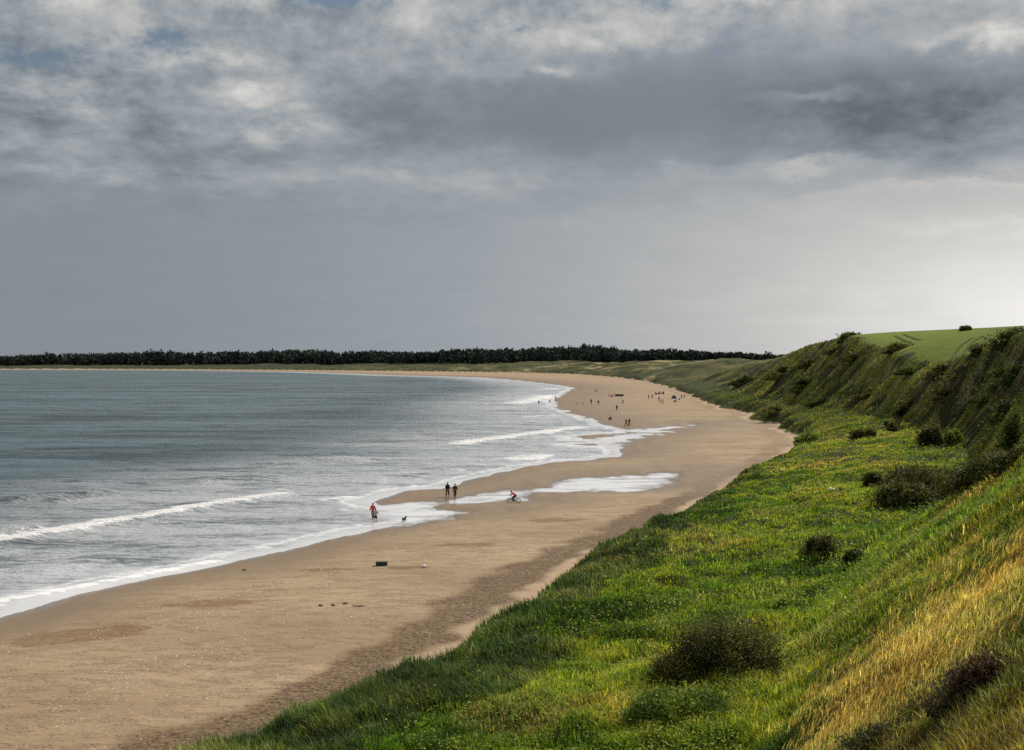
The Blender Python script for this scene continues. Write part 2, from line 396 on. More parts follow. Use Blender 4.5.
SAND_A = (.275, .196, .117); SAND_B = (.365, .272, .172); SAND_C = (.195, .132, .075)
FIELD_A = (.09, .135, .012); FIELD_B = (.155, .19, .024)

def fan(r0, r1, nr):
    az = np.concatenate([np.linspace(-58, -27, 60)[:-1], np.linspace(-27, 27, 720), np.linspace(27, 58, 60)[1:]]) * math.pi / 180
    r = np.geomspace(r0, r1, nr)
    A, RR = np.meshgrid(az, r)
    X = (RR * np.sin(A)); Y = RR * np.cos(A)
    na = len(az)
    i, j = np.meshgrid(np.arange(nr - 1), np.arange(na - 1), indexing='ij')
    q = np.stack([i * na + j, i * na + j + 1, (i + 1) * na + j + 1, (i + 1) * na + j], -1).reshape(-1, 4)
    return X.ravel(), Y.ravel(), q[:, ::-1]

MAT_GROUND = make_ground_mat()
X, Y, Q = fan(4, 5600, 820)
T = terrain(X, Y, True)
V = np.stack([X, Y, T['z']], 1)
damp = np.zeros(len(X))
for px, py, wx, wy in ((75, 633, 78, 11), (110, 628, 50, 8), (215, 602, 60, 5), (330, 568.5, 40, 2.6), (408, 568, 34, 2.6), (40, 640, 50, 6), (470, 545, 40, 3), (560, 520, 40, 3)):
    c = gp(px, py, .8); ax = wx * c[1] / F; ay = wy * c[1] ** 2 / (F * CAMZ)
    q = ((X - c[0]) / ax) ** 2 + ((Y - c[1]) / ay) ** 2
    damp = np.maximum(damp, np.exp(-q * 1.2))
ATT = dict(dT=T['dT'], sh=T['sh'], zone=T['zone'], u=T['u'], dR=T['dR'], arc=T['arc'], dB=T['dB'], damp=damp, gul=T['gul'])
def sub_sheet(name, mask, kind='structure'):
    q = Q[mask]
    ids, inv = np.unique(q, return_inverse=True)
    return tag(mesh_obj(name, V[ids], [inv.reshape(-1, 4)], MAT_GROUND, None, True, {k: v[ids] for k, v in ATT.items()}), kind=kind)
fT = T['dT'][Q].mean(1); fB = T['dB'][Q].mean(1); fR = T['dR'][Q].mean(1); fY = Y[Q].mean(1); fS = T['sh'][Q].max(1)
land = fT >= 0
keep = fS > -80
top = land & (fR >= 0) & (fY < 700)
far_land = land & (fY >= 700)
sub_sheet('beach', ~land & keep)
sub_sheet('field', top)
sub_sheet('dunes', far_land)
sub_sheet('terrain', land & ~top & ~far_land)

# ------------------------------------------------------------------ sea
WAVES = [  # crest line in pixels of the photograph, height m, foam width m behind, foam strength
    ([(-200, 585), (-60, 557), (0, 545.5), (60, 535.5), (120, 524), (180, 512.5), (240, 502.5), (276, 496.5), (296, 492.5)], .42, 3.4, 1.0),
    ([(275, 492), (297, 489.5)], .2, 2.2, .8),
    ([(312, 502), (340, 499.5), (366, 496.5)], .18, 2.0, .85),
    ([(452, 447), (480, 442.5), (520, 437), (555, 432), (576, 429.5), (590, 426)], .35, 6.5, 1.0),
    ([(436, 448.5), (466, 446.5)], .2, 6, .7),
    ([(508, 462), (530, 459.5), (545, 457), (556, 454.5)], .25, 7, .95),
    ([(452, 471.5), (466, 469.5)], .25, 5, .9),
    ([(470, 466), (490, 464)], .12, 4, .5),
    ([(405, 487), (420, 485.5)], .2, 3, .7),
    ([(518, 405.5), (530, 402.5), (545, 398.5), (556, 394)], .4, 12, .9),
    ([(505, 414), (520, 412.5)], .3, 8, .7),
    ([(500, 409), (512, 407)], .3, 8, .6),
    ([(480, 424), (500, 421)], .25, 6, .55),
    ([(545, 391), (565, 387.5)], .4, 12, .8),
    ([(-150, 640), (0, 604), (40, 597), (80, 589), (115, 582), (160, 574), (200, 566.5), (240, 558)], .2, 1.6, .85),
    ([(232, 542), (246, 540)], .2, 1.5, .7),
    ([(520, 419), (545, 416), (568, 415)], .2, 6, .6), ([(540, 410.5), (556, 409)], .2, 8, .7), ([(560, 441), (600, 440)], .15, 4, .6), ([(520, 447), (560, 445.5), (590, 447)], .15, 4, .55),
    ([(470, 451), (520, 449)], .15, 4, .5), ([(395, 476), (440, 472)], .2, 3, .45), ([(330, 512), (358, 511)], .15, 2, .6), ([(300, 521), (335, 518)], .15, 1.6, .45), ([(200, 532), (260, 527)], .2, 2, .3),
    ([(0, 508), (40, 502), (90, 497), (130, 494)], 0.9, 4, 0.0),
    ([(-40, 545), (20, 533), (60, 530)], 0.6, 4, 0.0),
    ([(0, 578), (80, 566), (150, 556)], 0.36, 3, 0.0),
    ([(240, 467), (310, 463), (400, 459)], 0.6, 6, 0.0),
    ([(150, 490), (220, 482), (300, 478)], 0.6, 6, 0.0),
    ([(330, 487), (380, 480), (440, 476)], 0.44, 5, 0.0),
]
def make_sea():
    X, Y, Q = fan(25, 5200, 900)
    P = np.stack([X, Y], 1)
    sh = terrain(X, Y, True)['sh']
    off = np.maximum(-sh, 0)
    z = np.zeros(len(X)); foam = np.zeros(len(X))
    for pts, hgt, wid, fo in WAVES:
        L = np.array([gp(*p) for p in pts])
        c = L.mean(0); rad = np.max(np.hypot(*(L - c).T)) + wid * 8
        m = np.nonzero(np.hypot(X - c[0], Y - c[1]) < rad)[0]
        q = P[m]
        wig = (fbm(q[:, 0] * .22, q[:, 1] * .12, 3, 91) - .5) * wid * .7
        d, tt, _ = near_line(q, L)                 # + = shoreward (to the right of the line)
        d = d + wig
        n = len(L) - 1
        taper = sstep(0, .55, tt) * sstep(0, .55, n - tt) if pts[0][0] >= 0 else sstep(0, .8, n - tt)
        lat = np.where(d > 0, np.exp(-(d / (wid * .28)) ** 2), np.exp(-(d / wid) ** 2))
        lens = np.where(d > 0, np.exp(-(d / (wid * .3 + .5)) ** 2), np.exp(-(d / (wid * .8 + 1.2)) ** 2))
        z[m] = np.maximum(z[m], hgt * lens * taper)
        foam[m] = np.maximum(foam[m], fo * lat * taper)
    dep = sstep(3, 40, off)
    wp = (fbm(X * .02, Y * .02, 2, 97) - .5) * 10
    ca, sa = math.cos(.22), math.sin(.22)
    U, W = X * ca + Y * sa, Y * ca - X * sa + wp
    sw = (1 - np.abs(fbm(U * .022, W * .075, 2, 95) - .5) * 4) * .34 + (1 - np.abs(fbm(U * .075, W * .26, 2, 96) - .5) * 4) * .13 + (fbm(U * .3, W * .8, 2, 98) - .5) * .14 - .2
    z = z * sstep(0, 5, off + 3) + sw * dep * (1 - sstep(500, 1600, Y))
    z = np.maximum(z, -.3)
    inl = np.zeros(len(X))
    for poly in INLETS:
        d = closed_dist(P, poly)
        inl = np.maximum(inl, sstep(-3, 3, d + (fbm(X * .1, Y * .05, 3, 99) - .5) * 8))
    fS = sh[Q].min(1)
    q = Q[fS < 14]
    ids, inv = np.unique(q, return_inverse=True)
    m, n = material('sea_water')
    Pn = n.pos(); off_, fm = n.attr('off'), n.attr('foam')
    s1 = n.noise(n.scale(Pn, (.035, .13, 1), .22), 1.0, 6, .6, .3)
    s2 = n.noise(n.scale(Pn, (.25, .8, 1), .22), 1.0, 5, .65)
    s3 = n.noise(n.scale(Pn, (1.3, 3.2, 1), .22), 1.0, 3, .6)
    s4 = n.noise(n.scale(Pn, (.0035, .02, 1), .06), 1.0, 6, .62, .3)
    s5 = n.noise(n.scale(Pn, (.02, .085, 1), .15), 1.0, 4, .6, .3)
    deep = n.mix(n.ramp(n.m('ADD', n.m('MULTIPLY', s4, .5), n.m('MULTIPLY', s5, .5)), .41, .58), SEA_A, SEA_B)
    deep = n.mix(n.ramp(n.m('ADD', n.m('MULTIPLY', s1, .5), n.m('MULTIPLY', s2, .5)), .5, .36, 0, .75), deep, (.01, .025, .03))
    shal = n.ramp(n.m('ADD', off_, n.m('MULTIPLY', n.m('SUBTRACT', s5, .5), 60.0)), 8, 75, 1, 0)
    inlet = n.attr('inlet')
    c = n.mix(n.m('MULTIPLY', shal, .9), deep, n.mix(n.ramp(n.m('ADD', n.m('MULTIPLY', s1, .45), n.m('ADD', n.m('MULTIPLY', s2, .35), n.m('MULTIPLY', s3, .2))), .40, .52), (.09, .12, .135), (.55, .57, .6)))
    lace = n.noise(n.scale(Pn, (.22, .8, 1), .3), 1.0, 6, .66, 1.0)
    lace2 = n.noise(n.scale(Pn, (1.1, 2.6, 1), .3), 1.0, 4, .7, .8)
    ln = n.m('ADD', n.m('MULTIPLY', lace, .6), n.m('MULTIPLY', lace2, .4))
    # thin milky wash next to the sand, torn lace beyond it, solid foam on the crests
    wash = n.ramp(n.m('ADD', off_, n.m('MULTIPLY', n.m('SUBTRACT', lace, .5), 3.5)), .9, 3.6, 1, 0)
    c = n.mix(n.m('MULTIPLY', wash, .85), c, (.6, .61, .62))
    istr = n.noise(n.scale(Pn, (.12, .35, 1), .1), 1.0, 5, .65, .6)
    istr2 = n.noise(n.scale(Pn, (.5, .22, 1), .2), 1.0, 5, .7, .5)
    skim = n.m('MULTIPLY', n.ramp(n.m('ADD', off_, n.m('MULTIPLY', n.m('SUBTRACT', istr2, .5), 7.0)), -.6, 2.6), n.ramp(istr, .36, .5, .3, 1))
    c = n.mix(inlet, c, n.mix(skim, (.2, .16, .12), (.78, .79, .82)))  # near-white base colour paints in the sky and sun glint; brown is sand
    f_l = n.m('MULTIPLY', n.ramp(ln, .5, .64), n.ramp(off_, 10, 75, .6, 0))
    c = n.mix(f_l, c, (.66, .66, .67))
    rim_ = n.m('MULTIPLY', n.ramp(n.m('ABSOLUTE', n.m('SUBTRACT', n.m('ADD', off_, n.m('MULTIPLY', n.m('SUBTRACT', lace, .5), 5.0)), 3.4)), .2, 1.0, 1, 0), n.ramp(lace2, .4, .55))
    f_cr = n.ramp(n.m('ADD', n.m('MULTIPLY', fm, .62), n.m('MULTIPLY', n.m('SUBTRACT', ln, .5), 2.6)), .26, .5)
    f_cr = n.m('MULTIPLY', f_cr, n.ramp(fm, .03, .2))
    foam_ = n.m('MAXIMUM', n.m('MULTIPLY', n.m('MULTIPLY', rim_, .75), n.m('SUBTRACT', 1.0, inlet)), f_cr)
    c = n.mix(foam_, c, (.76, .76, .77))
    rough = n.m('ADD', n.m('SUBTRACT', n.ramp(off_, 20, 120, .27, .4), n.m('MULTIPLY', inlet, .1)), n.m('MULTIPLY', foam_, .6))
    hh = n.m('ADD', n.m('MULTIPLY', s1, 1.2), n.m('ADD', n.m('MULTIPLY', s2, .75), n.m('MULTIPLY', s3, .22)))
    flat = n.m('MULTIPLY', n.ramp(off_, .5, 14, .04, 1), n.m('SUBTRACT', 1.0, n.m('MULTIPLY', inlet, .93)))
    hh = n.m('MULTIPLY', hh, flat)
    finish(n, principled(n, c, rough, n.bump(hh, 1.0, 1.6), .5, IOR=1.33))
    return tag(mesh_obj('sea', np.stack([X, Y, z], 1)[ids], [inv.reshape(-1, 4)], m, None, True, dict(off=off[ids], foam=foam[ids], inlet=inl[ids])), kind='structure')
SEA_A = (.03, .05, .058); SEA_B = (.105, .158, .182)
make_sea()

# ------------------------------------------------------------------ foliage materials
def leaf_mat(name, trans=.35, rough=.7):
    m, n = material(name)
    c = n.attr('tint', True)
    d = principled(n, c, rough, None, .25)
    t = n.node('ShaderNodeBsdfTranslucent'); n.put(t.inputs[0], n.mix(1.0, c, (1.12, 1.15, .6), 'MULTIPLY'))
    ms = n.node('ShaderNodeMixShader'); ms.inputs[0].default_value = trans
    n.l.new(d, ms.inputs[1]); n.l.new(t.outputs[0], ms.inputs[2])
    finish(n, ms.outputs[0])
    return m
MAT_BLADE = leaf_mat('grass_blade', .5)
MAT_LEAF = leaf_mat('shrub_leaf', .32)
MAT_PINE = leaf_mat('conifer_needles', .1, .9)
MAT_STEM = plain('woody_stem', (.07, .05, .035))
MAT_BARK = plain('pine_bark', (.09, .07, .055))

def build_blades(name, X, Y, Z, h, w, ang, lean, col, tip, mat, label=None):
    """one bent blade per row: two faces each"""
    n = len(X)
    dx, dy = np.cos(ang), np.sin(ang)            # lean direction
    sx, sy = -dy, dx                             # side
    tw = RNG.uniform(-.9, .9, n); sx2 = sx * np.cos(tw) - dx * np.sin(tw) * .6; sy2 = sy * np.cos(tw) - dy * np.sin(tw) * .6
    V = np.zeros((n, 5, 3), np.float32)
    for k, (f, sgn) in enumerate(((0, -1), (0, 1), (.55, 1), (.55, -1), (1, 0))):
        wid = w * (.5 if k < 2 else .42) * sgn
        off = lean * h * (f ** 1.7)
        V[:, k, 0] = X + sx2 * wid + dx * off; V[:, k, 1] = Y + sy2 * wid + dy * off
        V[:, k, 2] = Z - .04 * (f == 0) + h * f * np.sqrt(np.maximum(1 - (lean * f) ** 2 * .8, .15))
    b = np.arange(n) * 5
    C = np.zeros((n, 5, 3), np.float32)
    C[:, :2] = col[:, None] * .8; C[:, 2:4] = col[:, None]; C[:, 4] = tip
    return mesh_obj(name, V.reshape(-1, 3), [np.stack([b, b + 1, b + 2, b + 3], 1), np.stack([b + 3, b + 2, b + 4], 1)], mat, None, False, None, C.reshape(-1, 3))

def scatter(n, y0, y1, az=26.5, p=1.0):
    """random ground points, thinning with distance"""
    a = RNG.uniform(-az, az, n) * math.pi / 180
    k = RNG.uniform(0, 1, n)
    r = (y0 ** -p + k * (y1 ** -p - y0 ** -p)) ** (-1 / p)
    return r * np.sin(a), r * np.cos(a)
def lerp(a, b, t): return a + (b - a) * t
def palette(t, *cols):
    cols = np.array(cols); k = np.linspace(0, 1, len(cols))
    return np.stack([np.interp(t, k, cols[:, i]) for i in range(3)], 1)

def grow_grass():
    NP = 270000
    X, Y = scatter(NP, 24, 420)
    X2, Y2 = scatter(260000, 105, 620, 26.5, .4)
    D2 = terrain(X2, Y2, True); q = (D2['zone'] == 2) | ((D2['zone'] == 1) & (RNG.uniform(0, 1, len(X2)) < .45)); q &= RNG.uniform(0, 1, len(X2)) < 1 - sstep(420, 610, Y2)
    X, Y = np.concatenate([X, X2[q]]), np.concatenate([Y, Y2[q]])
    T = terrain(X, Y, True)
    px = 512 + F * X / Y; py = HZ + F * (CAMZ - T['z']) / Y
    ok = (T['dT'] > .7) & (T['zone'] < 3) & (px > -60) & (px < 1090) & (py < 830)
    X, Y = X[ok], Y[ok]; T = {k: v[ok] for k, v in T.items()}
    n = len(X)
    r1 = fbm(X * .11, Y * .11, 4, 101); r2 = fbm(X * .45, Y * .45, 3, 102); r3 = RNG.uniform(0, 1, n); r5 = fbm(X * 1.3, Y * 1.1, 2, 106)
    pix = Y / F
    slope = T['zone'] == 2
    # the golden ridge crosses the near slope; rough olive and rusty growth around it
    ridge = np.exp(-((Y - 38.2 - (r1 - .5) * 10) / 4.3) ** 2) * sstep(.05, .17, T['u'] + (r2 - .5) * .15)
    straw = slope & (Y < 60) & (r3 < ridge * 1.05 * (1 - .55 * sstep(.52, .66, r2)))
    rusty = slope & (Y < 105) & ~straw & (T['u'] + (r1 - .5) * .3 > .12 + .1 * sstep(46, 70, Y)) & (r3 < .75)
    fringe = (T['dT'] < 10 * np.clip(1.1 - Y / 200, .3, 1) + (r1 - .5) * 9) & (Y < 220) & ~slope
    gold = sstep(.5, .64, fbm(X * .05 + 30, Y * .03, 3, 105))
    r6 = fbm(X * .035, Y * .03, 2, 109)
    patch = np.zeros(n)  # growth tones plus sunlit and shaded patches, put into the blade colour
    for ex, ey, wx, wy, am in ((850, 470, 75, 14, .34), (905, 478, 60, 10, .2), (640, 575, 90, 20, .2), (690, 722, 90, 22, .22), (560, 690, 70, 22, .14), (770, 600, 80, 24, .16), (900, 425, 60, 8, .15),
                               (470, 650, 110, 36, -.24), (600, 615, 60, 10, -.2), (560, 600, 60, 14, -.22), (820, 520, 60, 8, -.16), (720, 505, 50, 8, -.14), (640, 640, 60, 10, -.16), (380, 715, 110, 30, -.22), (700, 560, 60, 7, -.15)):
        c = gp(ex, ey, 4.0); patch += am * np.exp(-((X - c[0]) / (wx * c[1] / F)) ** 2 - ((Y - c[1]) / (wy * c[1] ** 2 / (F * 13))) ** 2)
    tt = np.clip(.5 + np.where(patch < 0, patch * .6, patch) + (r6 - .5) * .9 + (r1 - .5) * 1.3 + (r2 - .5) * .9 + (r5 - .5) * .5 + RNG.normal(0, .1, n) + gold * .12, 0, 1)
    col = palette(tt, (.032, .066, .008), (.105, .185, .015), (.24, .31, .028), (.38, .395, .05), (.5, .44, .12))
    dead = sstep(.6, .7, fbm(X * .16 + 9, Y * .13, 3, 119)) * (RNG.uniform(0, 1, n) < .6)
    col = col + (palette(RNG.uniform(0, 1, n), (.12, .08, .03), (.3, .22, .09), (.42, .34, .17)) - col) * (dead * .75)[:, None]
    cf = palette(np.clip(.42 + patch * .9 + (r2 - .5) * 1.6 + (r3 - .5) * .8, 0, 1), (.028, .05, .01), (.065, .11, .018), (.14, .175, .036), (.32, .3, .11))
    cs = palette(np.clip(.55 + (r2 - .5) * 1.5 + RNG.normal(0, .25, n), 0, 1), (.2, .12, .025), (.42, .29, .08), (.68, .5, .16), (.84, .68, .3))
    cr = palette(np.clip(.42 + (r1 - .5) * 1.3 + (r2 - .5) * 1.4 + RNG.normal(0, .2, n) - .16 * sstep(36, 30, Y) , 0, 1), (.03, .06, .008), (.09, .145, .016), (.19, .23, .03), (.29, .25, .055), (.46, .36, .12))
    near_brown = slope & (Y < 33 + (r1 - .5) * 6)
    cr = np.where(near_brown[:, None], palette(np.clip(.45 + (r2 - .5) * 1.6 + RNG.normal(0, .22, n), 0, 1), (.04, .028, .01), (.1, .07, .022), (.14, .14, .03), (.2, .15, .05), (.45, .35, .13)), cr)
    cc = palette(np.clip(.42 + (fbm(T['arc'] * .09, T['dB'] * .035, 4, 108) - .5) * 2.0 + (r2 - .5) * .7 + RNG.normal(0, .12, n), 0, 1), (.035, .048, .008), (.1, .125, .016), (.19, .2, .036), (.31, .26, .09))
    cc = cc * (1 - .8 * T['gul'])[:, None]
    col = np.where(fringe[:, None], cf, col); col = np.where(rusty[:, None], cr, col)
    col = np.where((slope & (Y >= 105))[:, None], cc, col); col = np.where(straw[:, None], cs, col)
    h = RNG.uniform(.2, .46, n) * np.where(fringe, 1.3, 1) * np.where(straw, 1.2, 1) * (.6 + .8 * r1)
    h = h * (1 - .45 * sstep(55, 120, Y)); h = np.maximum(h, pix * RNG.uniform(.9, 2.0, n)) * sstep(-.6, 3.0, T['dT'])
    ang0 = np.where(fringe, R(150), RNG.uniform(0, 6.28, n)); ang0 = np.where(straw, R(-20), ang0)
    hue = (RNG.normal(0, .09, n) + (fbm(X * .25, Y * .2, 2, 118) - .55) * .55) * ~straw
    col = col * np.exp(np.stack([hue, hue * -.12, hue * .1], 1))
    away = sstep(170, 360, Y)[:, None] * (~slope)[:, None]      # coarser, browner growth on the narrow apron further along
    col = lerp(col, palette(np.clip(.4 + (r1 - .5) * 1.6 + (r2 - .5) * 1.2, 0, 1), (.03, .042, .01), (.07, .085, .018), (.13, .135, .035), (.2, .16, .06)), away * .8)
    thin = sstep(.3, .46, r5)                       # bare dark hollows between the tussocks
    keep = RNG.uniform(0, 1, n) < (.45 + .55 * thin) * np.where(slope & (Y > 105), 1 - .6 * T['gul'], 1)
    def emit(mask, name, nb, spread, label, hm=1.0, wm=1.0, jitter=1.4):
        i = np.repeat(np.nonzero(mask & keep)[0], nb); k = len(i)
        s = spread * np.maximum(1, Y[i] / 45)
        x = X[i] + RNG.normal(0, 1, k) * s * .5; y = Y[i] + RNG.normal(0, 1, k) * s * .7
        z = terrain(x, y)
        c = col[i] * np.exp(RNG.normal(0, 1, (k, 1)) * lerp(.34, .14, sstep(60, 150, Y[i]))[:, None])
        w = np.maximum(.007, pix[i] * RNG.uniform(.75, 1.5, k)) * wm
        hh = h[i] * RNG.uniform(.5, 1.3, k) * hm
        o = build_blades(name, x, y, z, hh, w, ang0[i] + RNG.normal(0, jitter, k), RNG.uniform(.15, .9, k), c, c * np.array([1.3, 1.25, 1.1]), MAT_BLADE)
        return tag(o, label, 'grass', None, 'stuff')
    emit(fringe, 'dune_grass', 5, .2, 'long dark wind-bent grass along the edge of the beach', 1.1, .9, .9)
    emit(straw, 'dry_grass', 6, .16, 'golden dry grass on the near slope', 1.0, .85, .9)
    emit(~straw & ~fringe, 'grass', 4, .17, 'rough green and yellow grass between beach and slope')
    # pale seed heads standing above the dry grass
    j = np.nonzero(straw & (r3 < .2))[0]
    x, y = X[j], Y[j]; z = terrain(x, y); k = len(j)
    o = build_blades('dry_grass', x, y, z, RNG.uniform(.5, .95, k), np.maximum(.012, pix[j] * .8), R(-20) + RNG.normal(0, .6, k), RNG.uniform(.35, .8, k), np.tile([(.68, .5, .18)], (k, 1)), np.tile([(.88, .74, .4)], (k, 1)), MAT_BLADE)
    tag(o, 'pale nodding seed heads over the golden dry grass', 'grass', None, 'stuff')

def leaf_quads(C, size, col, name, mat, parent=None, flat=.5):
    """one folded leaf quad per centre C"""
    n = len(C)
    a = RNG.uniform(0, 6.283, n); el = RNG.normal(0, 1, n) * flat
    e = np.stack([np.cos(a) * np.cos(el), np.sin(a) * np.cos(el), np.sin(el)], 1)
    b = a + math.pi / 2; rl = RNG.normal(0, 1, n) * .7
    f = np.stack([np.cos(b) * np.cos(rl), np.sin(b) * np.cos(rl), np.sin(rl)], 1)
    s = (size * RNG.uniform(.6, 1.3, n))[:, None]
    V = np.stack([C - e * s * .6, C + f * s * .32, C + e * s * .6, C - f * s * .32], 1)
    i = np.arange(n) * 4
    return mesh_obj(name, V.reshape(-1, 3), [np.stack([i, i + 1, i + 2, i + 3], 1)], mat, parent, False, None, np.repeat(col, 4, 0))

def grow_cover():
    """low leafy cover (nettle, bramble, young bracken) in drifts"""
    X, Y = scatter(330000, 26, 260)
    T = terrain(X, Y, True)
    px = 512 + F * X / Y; py = HZ + F * (CAMZ - T['z']) / Y
    r1 = fbm(X * .1, Y * .08, 3, 111); r2 = fbm(X * .5, Y * .5, 3, 112); r3 = fbm(X * 1.2, Y * 1.0, 2, 113)
    band = sstep(.0, .06, T['u']) * (1 - sstep(.2, .34, T['u'] + (r1 - .5) * .3)) * (T['zone'] == 2) * sstep(42, 50, Y) * (Y < 140) + np.exp(-(T['dB'] / 5) ** 2) * (T['zone'] == 1) * .5
    p = np.clip(band * 1.3 + .42 * sstep(.36, .52, r3) * (T['dT'] > 6) + sstep(.55, .66, r1) * .7 * (T['zone'] < 2) * (T['dT'] > 9), 0, 1) * np.where((T['zone'] == 2) & (Y < 46), .12, 1) * np.where(Y > 140, .5, 1)
    ok = (RNG.uniform(0, 1, len(X)) < p) & (T['dT'] > 3) & (px > -40) & (px < 1080) & (py < 820) & (T['zone'] < 3)
    X, Y = X[ok], Y[ok]; r2 = r2[ok]; bd = np.clip(band[ok], 0, 1); r1 = r1[ok]
    n = len(X); pix = Y / F
    z = terrain(X, Y) + RNG.uniform(.05, .5, n) * (.4 + r2)
    c = palette(np.clip(.55 - bd * .22 + (r2 - .5) * 1.3 + (r1 - .5) * .6 + RNG.normal(0, .12, n), 0, 1), (.026, .06, .007), (.08, .155, .013), (.18, .275, .022), (.3, .33, .045), (.38, .38, .08))
    o = leaf_quads(np.stack([X, Y, z], 1), np.maximum(.09, pix * 2.6), c, 'ground_cover', MAT_LEAF)
    tag(o, 'low leafy green growth in drifts through the grass', 'ground cover', None, 'stuff')

def shrub(name, label, cat, x, y, w, d, h, cols, n, size, group=None, lumps=7, seed=0, rz=0.0, sink=.1, label_h=None):
    rg = np.random.default_rng(seed + 500)
    z = H(x, y) - sink
    root = empty(name, (x, y, z), rz)
    tag(root, label, cat, group)
    L = []
    for k in range(lumps):
        a = rg.uniform(0, 6.28); q = rg.uniform(0, 1) ** .6 * .62
        s = rg.uniform(.26, .6) * (1.15 - .5 * q)
        L.append((math.cos(a) * q * w / 2, math.sin(a) * q * d / 2, s))
    cen = []; shade = []
    per = n // lumps
    ca, sa = math.cos(rz), math.sin(rz)
    for lx, ly, s in L:
        gx, gy = x + lx * ca - ly * sa, y + lx * sa + ly * ca
        gz = H(gx, gy) - z
        v = rg.normal(0, 1, (per, 3)); v /= np.linalg.norm(v, axis=1)[:, None]
        rad = rg.uniform(.3, 1.0, per) ** .4 * (1 + .16 * np.sin(v[:, 0] * 6 + lx) * np.cos(v[:, 1] * 5 + ly) + rg.normal(0, .11, per))
        v = v * rad[:, None] * np.array([w * s * .62, d * s * .62, h * .72 * (.6 + s)])
        v[:, 2] = np.where(v[:, 2] < 0, v[:, 2] * .45, v[:, 2])
        cen.append(v + np.array([lx, ly, gz + h * .28])); shade.append(np.full(per, rg.uniform(0, 1)))
    C = np.vstack(cen); sd = np.concatenate(shade)
    for lx, ly, s in L:
        gz = H(x + lx * ca - ly * sa, y + lx * sa + ly * ca) - z
        for k in range(10):
            v = rg.normal(0, 1, 3); v[2] = abs(v[2]) + .2; v /= np.linalg.norm(v)
            q = np.linspace(.7, rg.uniform(1.1, 1.4), 9)[:, None]
            pts = v * q * np.array([w * s * .62, d * s * .62, h * .72 * (.6 + s)]) + np.array([lx, ly, gz + h * .28]) + rg.normal(0, size * .35, (9, 3))
            C = np.vstack([C, pts]); sd = np.concatenate([sd, np.full(9, .9)])
    sd = sd[C[:, 2] > -.3]; C = C[C[:, 2] > -.3]; sd = sd[:len(C)]
    t = np.clip(.5 + (fbm(C[:, 0] * 1.5 + seed, C[:, 2] * 1.5 + C[:, 1], 2, 130) - .5) * 1.2 + (sd - .5) * .3 + rg.normal(0, .18, len(C)), 0, 1)
    leaf_quads(C, np.full(len(C), size), palette(t, *cols), 'foliage', MAT_LEAF, root, .9)
    mb = MB()
    for lx, ly, s in L:
        for k in range(3):
            mb.tube([(lx * .25, ly * .25, -.2), (lx * .7 + rg.normal(0, .1) * w * .2, ly * .7 + rg.normal(0, .1) * d * .2, h * .35), (lx + rg.normal(0, .12) * w * .3, ly + rg.normal(0, .12) * d * .3, h * (.5 + .3 * s))], [.035 * max(h, .6), .022 * max(h, .6), .008 * max(h, .6)], 5)
    mb.build('stem', MAT_STEM, root)
    return root
DARK = ((.022, .028, .008), (.052, .06, .015), (.11, .115, .028), (.2, .19, .06))
MIDG = ((.018, .03, .007), (.04, .065, .012), (.075, .115, .02), (.14, .17, .035))
BRIGHT = ((.03, .06, .008), (.08, .14, .015), (.16, .23, .025), (.36, .38, .06))

